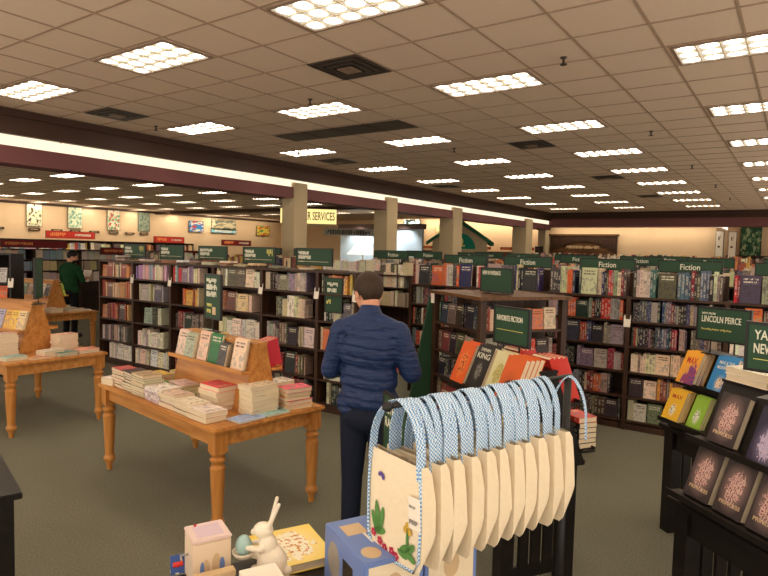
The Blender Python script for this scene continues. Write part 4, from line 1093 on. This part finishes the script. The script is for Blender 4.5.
fg.ball((-.028,-.035,.015),(.016,.035,.014)); fg.ball((.028,-.035,.015),(.016,.035,.014)); fg.ball((0,.06,.03),.016)
o = fg.build('rabbit_body', M['ceramic'], bn, smooth=True); md = o.modifiers.new('r','REMESH'); md.mode = 'VOXEL'; md.voxel_size = .003; md.use_smooth_shade = True
MB().ball((0,-.085,.105),(.026,.026,.034),16,10).build('egg', M['egg'], bn, smooth=True)
MB().lathe([(.012,.062),(.026,.068),(.035,.08),(.037,.088),(.032,.086),(.02,.072),(.005,.070)],16,(0,-.085,0)).build('bowl', M['ceramic'], bn, smooth=True)
tag(box(-.035,-.055,0,.035,.055,.0015).build('price_tag', M['white'], None, mat=frame(-1.43,1.355,GZ+.055,rad(20)) @ Rx(rad(-18)) @ Ry(rad(8))), 'white paper tag between the tin box and the rabbit figurine', 'tag')
C.objects[-1].parent = None
gift_box((-1.255,1.215,GZ), rad(-27), .13, .11, .10, 'white', 'left of two low white boxes at the bottom edge')
gift_box((-1.135,1.175,GZ), rad(-27), .12, .12, .105, 'white', 'right of two low white boxes at the bottom edge')
gift_box((-1.425,1.175,GZ), rad(65), .12, .03, .075, 'tan', 'small tan printed box in front of the tin box')
tag(MB().lathe([(.02,0),(.02,.004),(.017,.005)],16).build('round_sticker', M['white'], None, mat=frame(-1.635,1.19,GZ+.0005,0)), 'round white disc on the black table beside the tin', 'disc')

# ------------------------------------------------------------------ people
def remeshed(mb, name, m, voxel=.009, smooth=4, post=None):
    o = D.objects.new('tmp', mb.mesh('tmp', [m])); C.objects.link(o)
    r = o.modifiers.new('r','REMESH'); r.mode = 'VOXEL'; r.voxel_size = voxel; r.use_smooth_shade = True
    s = o.modifiers.new('s','SMOOTH'); s.iterations = smooth; s.factor = .5
    dg = bpy.context.evaluated_depsgraph_get()
    me = D.meshes.new_from_object(o.evaluated_get(dg)); D.objects.remove(o); me.name = name
    if post: post(me)
    me.materials.clear(); me.materials.append(m)
    for p in me.polygons: p.use_smooth = True
    return me
def hand(mb, wrist, d, up, side):
    """palm with five bent fingers; d points from wrist to fingers, up is the back of the hand"""
    d = Vector(d).normalized(); up = Vector(up).normalized(); lat = d.cross(up)*side; up = lat.cross(d)*side
    w = Vector(wrist); p1 = w+d*.085
    for k in (-1,0,1): mb.capsule(w+lat*.012*k, p1+lat*.024*k, .016, .014)
    for k, L in enumerate((.068,.076,.07,.054)):
        a = p1+lat*(.030-.020*k); b = a+d*L*.55-up*.010; c = b+d*L*.25-up*L*.45
        mb.capsule(a, b, .0095, .0085); mb.capsule(b, c, .0085, .0075)
    a = w+d*.025+lat*.028; b = a+d*.03+lat*.022-up*.012; c = b+d*.028-up*.014
    mb.capsule(a, b, .012, .010); mb.capsule(b, c, .010, .0085)
def person(fr, label, head_turn, head_nod, arms, shirt, pants, hairm, hands_up, long_sleeve=True, beard=False, quilt=False, stoop=0):
    e = empty('person', (0,0,0), 0, label, 'person', mat=fr)
    HM = T((0,.0,1.50)) @ Rz(head_turn) @ Rx(-head_nod) @ T((0,0,-1.50))
    b = MB()
    def hb(c, r): b.ball(c, r, 18, 12, 0, HM)
    hb((0,-.005,1.645),(.076,.096,.098)); hb((0,.03,1.585),(.062,.07,.066)); hb((0,.055,1.555),(.04,.04,.032))
    hb((0,.098,1.608),(.014,.024,.02)); hb((0,.09,1.63),(.01,.015,.03)); hb((0,.088,1.572),(.026,.012,.007)); hb((0,.086,1.560),(.022,.012,.008))
    for s in (-1,1):
        hb((s*.079,-.005,1.615),(.010,.022,.032)); hb((s*.03,.083,1.648),(.022,.012,.007)); hb((s*.04,.062,1.60),(.025,.028,.022))
    b.capsule((0,-.012,1.40),(0,.0,1.57),.058,.054)
    b.ball((0,0,1.28),(.165,.105,.19)); b.ball((0,0,1.05),(.145,.10,.18)); b.ball((0,0,.93),(.155,.105,.11))
    for s in (-1,1):
        b.capsule((s*.14,0,1.41),(s*.03,-.01,1.46),.05,.05)
        sh = (s*.175,0,1.395); el, wr = arms[0 if s < 0 else 1]
        b.capsule(sh, el, .05, .04); b.capsule(el, wr, .04, .027)
        hd = (Vector(wr)-Vector(el)).normalized()
        hand(b, Vector(wr)+hd*.01, hd, hands_up[0 if s < 0 else 1], s)
        b.capsule((s*.085,0,.90),(s*.095,.01,.50),.082,.055); b.capsule((s*.095,.01,.50),(s*.095,-.015,.09),.052,.036)
        b.capsule((s*.095,-.03,.045),(s*.105,.13,.035),.036,.03)
    body = ob('body', remeshed(b, 'body', M['skin'], .007, 3), e)
    # eyes and brows
    for s in (-1,1):
        MB().ball((s*.031,.078,1.632),(.012,.010,.008),12,8,0,HM).build('eye', M['shoe'], body, smooth=True)
    # hair as a cap that leaves the face and ears open
    hm = MB(); hm.ball((0,-.010,1.652),(.087,.104,.103),32,24,0,HM)
    keep = MB(); inv = HM.inverted()
    me = hm.mesh('hair', [hairm], 0, True); bm = bmesh.new(); bm.from_mesh(me)
    kill = []
    for f in bm.faces:
        c = inv @ f.calc_center_median()
        lowline = 1.665+.9*(c.y-.05) if c.y > .02 else (1.628 if c.y > -.035 else 1.572)
        if c.z < lowline: kill.append(f)
    bmesh.ops.delete(bm, geom=kill, context='FACES'); bm.to_mesh(me); bm.free()
    h = ob('hair', me, e); so = h.modifiers.new('t','SOLIDIFY'); so.thickness = .012; so.offset = -1
    if beard:
        bd = MB(); bd.ball((0,.052,1.553),(.058,.062,.042),20,14,0,HM); bd.build('beard', hairm, e, smooth=True)
    # upper garment
    j = MB(); k = 1.0 if quilt else .9
    j.ball((0,-.005,1.29),(.193*k,.135*k,.18)); j.ball((0,.0,1.10),(.180*k,.128*k,.20)); j.ball((0,0,.985),(.186*k,.135*k,.11)); j.capsule((-.09,0,.955),(.09,0,.955),.098*k+.01,.098*k+.01)
    for s in (-1,1):
        j.capsule((s*.16,-.005,1.395),(s*.05,-.012,1.455),.066*k,.055)
        el, wr = arms[0 if s < 0 else 1]
        j.capsule((s*.172,0,1.385), el, .076*k, .064*k)
        if long_sleeve: j.capsule(el, wr, .062, .047)
        if not long_sleeve: pass
    j.capsule((0,-.012,1.44),(0,-.008,1.505 if quilt else 1.47),.078,.070)
    def post(me):
        me.update()
        for v in me.vertices:
            x, y, z = v.co
            if z < .885: v.co.z = .885+(z-.885)*.15
            if quilt and z < 1.42 and abs(x) < .175:
                q = ((z+.01*math.sin(x*14)) % .062)/.062
                a = abs(q-.5)*2
                v.co -= v.normal*(.015*a**5)
                v.co += v.normal*(.003*math.sin(x*70+z*40)*(1-a))
    if not long_sleeve:
        j2 = j
    jk = ob('jacket' if quilt else 'shirt', remeshed(j, 'top', shirt, .008, 3, post), e)
    if not long_sleeve:   # forearms stay bare: the sleeve ends just above the elbow
        pass
    t = MB(); t.ball((0,0,.93),(.165,.118,.12)); t.ball((0,-.02,.88),(.16,.115,.10))
    for s in (-1,1):
        t.capsule((s*.082,0,.88),(s*.095,.01,.50),.094,.068); t.capsule((s*.095,.01,.50),(s*.095,-.012,.07),.066,.056)
    ob('trousers', remeshed(t, 'trousers', pants, .009, 3), e)
    for s in (-1,1):
        f = MB(); f.capsule((s*.095,-.035,.048),(s*.107,.13,.04),.046,.040); f.box(s*.095-.04,-.075,.0,s*.095+.05,.165,.02)
        ob('shoe', remeshed(f, 'shoe', M['shoe'], .007, 2), e)
    return e
MAN = frame(-2.10,2.88,0,rad(22))
arms = [((-.25,.03,1.14),(-.13,.24,1.13)),((.255,.03,1.15),(.17,.26,1.12))]
person(MAN, 'man in navy quilted jacket and dark jeans, seen from behind, holding a red book', rad(38), rad(16), arms, M['quilt'], M['denim'], M['hair'], [(-.4,-.2,1),(.4,-.2,1)], True, False, True)
hb = big_book(MAN @ T((.06,.345,1.085)) @ Rz(rad(-6)) @ Rx(rad(-62)), .16, .022, .22, (206,50,46), 'red book held in the hands of the man in the navy jacket', None)
GM = frame(-11.95,6.2,0,rad(22))
arms2 = [((-.23,.06,1.16),(-.1,.30,1.20)),((.24,.05,1.15),(.12,.31,1.18))]
person(GM, 'bearded dark-haired man in green shirt at back left, looking at a paper', rad(-48), rad(20), arms2, M['greenshirt'], M['darkpants'], M['dhair'], [(-.4,-.2,1),(.4,-.2,1)], False, True)
tag(box(-.1,-.001,0,.1,.001,.26).build('paper_sheet', M['white'], None, mat=GM @ T((.0,.40,1.10)) @ Rx(rad(-25))), 'white paper held by the man in green', 'paper')

# ------------------------------------------------------------------ camera
cd = D.cameras.new('camera'); cam = D.objects.new('camera', cd); C.objects.link(cam)
yaw, pitch, roll = -.608, -.061, .024
f = Vector((math.sin(yaw)*math.cos(pitch), math.cos(yaw)*math.cos(pitch), math.sin(pitch)))
r0 = Vector((math.cos(yaw), -math.sin(yaw), 0)); u0 = r0.cross(f)
r = r0*math.cos(roll)+u0*math.sin(roll); u = -r0*math.sin(roll)+u0*math.cos(roll)
cam.matrix_world = Matrix(((r.x,u.x,-f.x,0),(r.y,u.y,-f.y,0),(r.z,u.z,-f.z,CAMZ),(0,0,0,1)))
cd.sensor_width = 36; cd.lens = 36*597.7/768; cd.clip_start = .05; cd.clip_end = 100
bpy.context.scene.camera = cam

# ------------------------------------------------------------------ shelf books: the largest in view stand alone, the rest is one object
bpy.context.view_layer.update()
dg = bpy.context.evaluated_depsgraph_get(); sc = bpy.context.scene
org = Vector((0,0,CAMZ)); sized = []
for i, (m, w, t, h, c, how, where, k, group, quiet) in enumerate(PEND):
    ctr = m @ Vector((0,0,h*.6)) if how != 'lying' else m @ Vector((0,0,h*.5))
    d = ctr-org; z = d.dot(f)
    a = 0
    if z > .3 and not quiet:
        px = 384+597.7*d.dot(r)/z; py = 288-597.7*d.dot(u)/z
        if -5 < px < 773 and -5 < py < 581:
            wide = w if how == 'face-out' else t
            if how == 'lying': wide, hh = w, t*1.5
            else: hh = h
            hit = sc.ray_cast(dg, org, d.normalized(), distance=d.length-.12)
            if not hit[0]: a = wide*hh/(z*z)
    sized.append((a, i))
sized.sort(reverse=True)
alone = set(i for a, i in sized[:300] if a > 0)
rest = MB(); rcol = []
for i, (m, w, t, h, c, how, where, k, group, quiet) in enumerate(PEND):
    sm = m @ Matrix.Diagonal((w,t,h,1))
    if i in alone:
        o = D.objects.new('paperback', US); C.objects.link(o); o.matrix_world = sm; o.color = rgba(c)
        tag(o, '%s %s book, %s from left, %s' % (cname(c), how, nth(k), where), 'paperback', group)
    else:
        rest.box(-.5,-.5,0,.5,.5,1,0,sm); rcol.append(lin(c))
o = rest.build('shelved_books', M['attr'], None)
ca = o.data.color_attributes.new('col', 'FLOAT_COLOR', 'CORNER')
for p in o.data.polygons:
    cc = rcol[p.vertices[0]//8]
    for li in p.loop_indices: ca.data[li].color = cc+(1,)
tag(o, 'rows of further books filling the more distant shelves', 'books', None, 'stuff')

# ------------------------------------------------------------------ light and view
W = D.worlds.new('world'); bpy.context.scene.world = W; W.use_nodes = True
W.node_tree.nodes['Background'].inputs[0].default_value = (1.0,.86,.70,1)
W.node_tree.nodes['Background'].inputs[1].default_value = .95
vs = bpy.context.scene.view_settings
vs.view_transform = 'Standard'; vs.look = 'None'; vs.exposure = 0.85; vs.gamma = 1; vs.use_curve_mapping = False
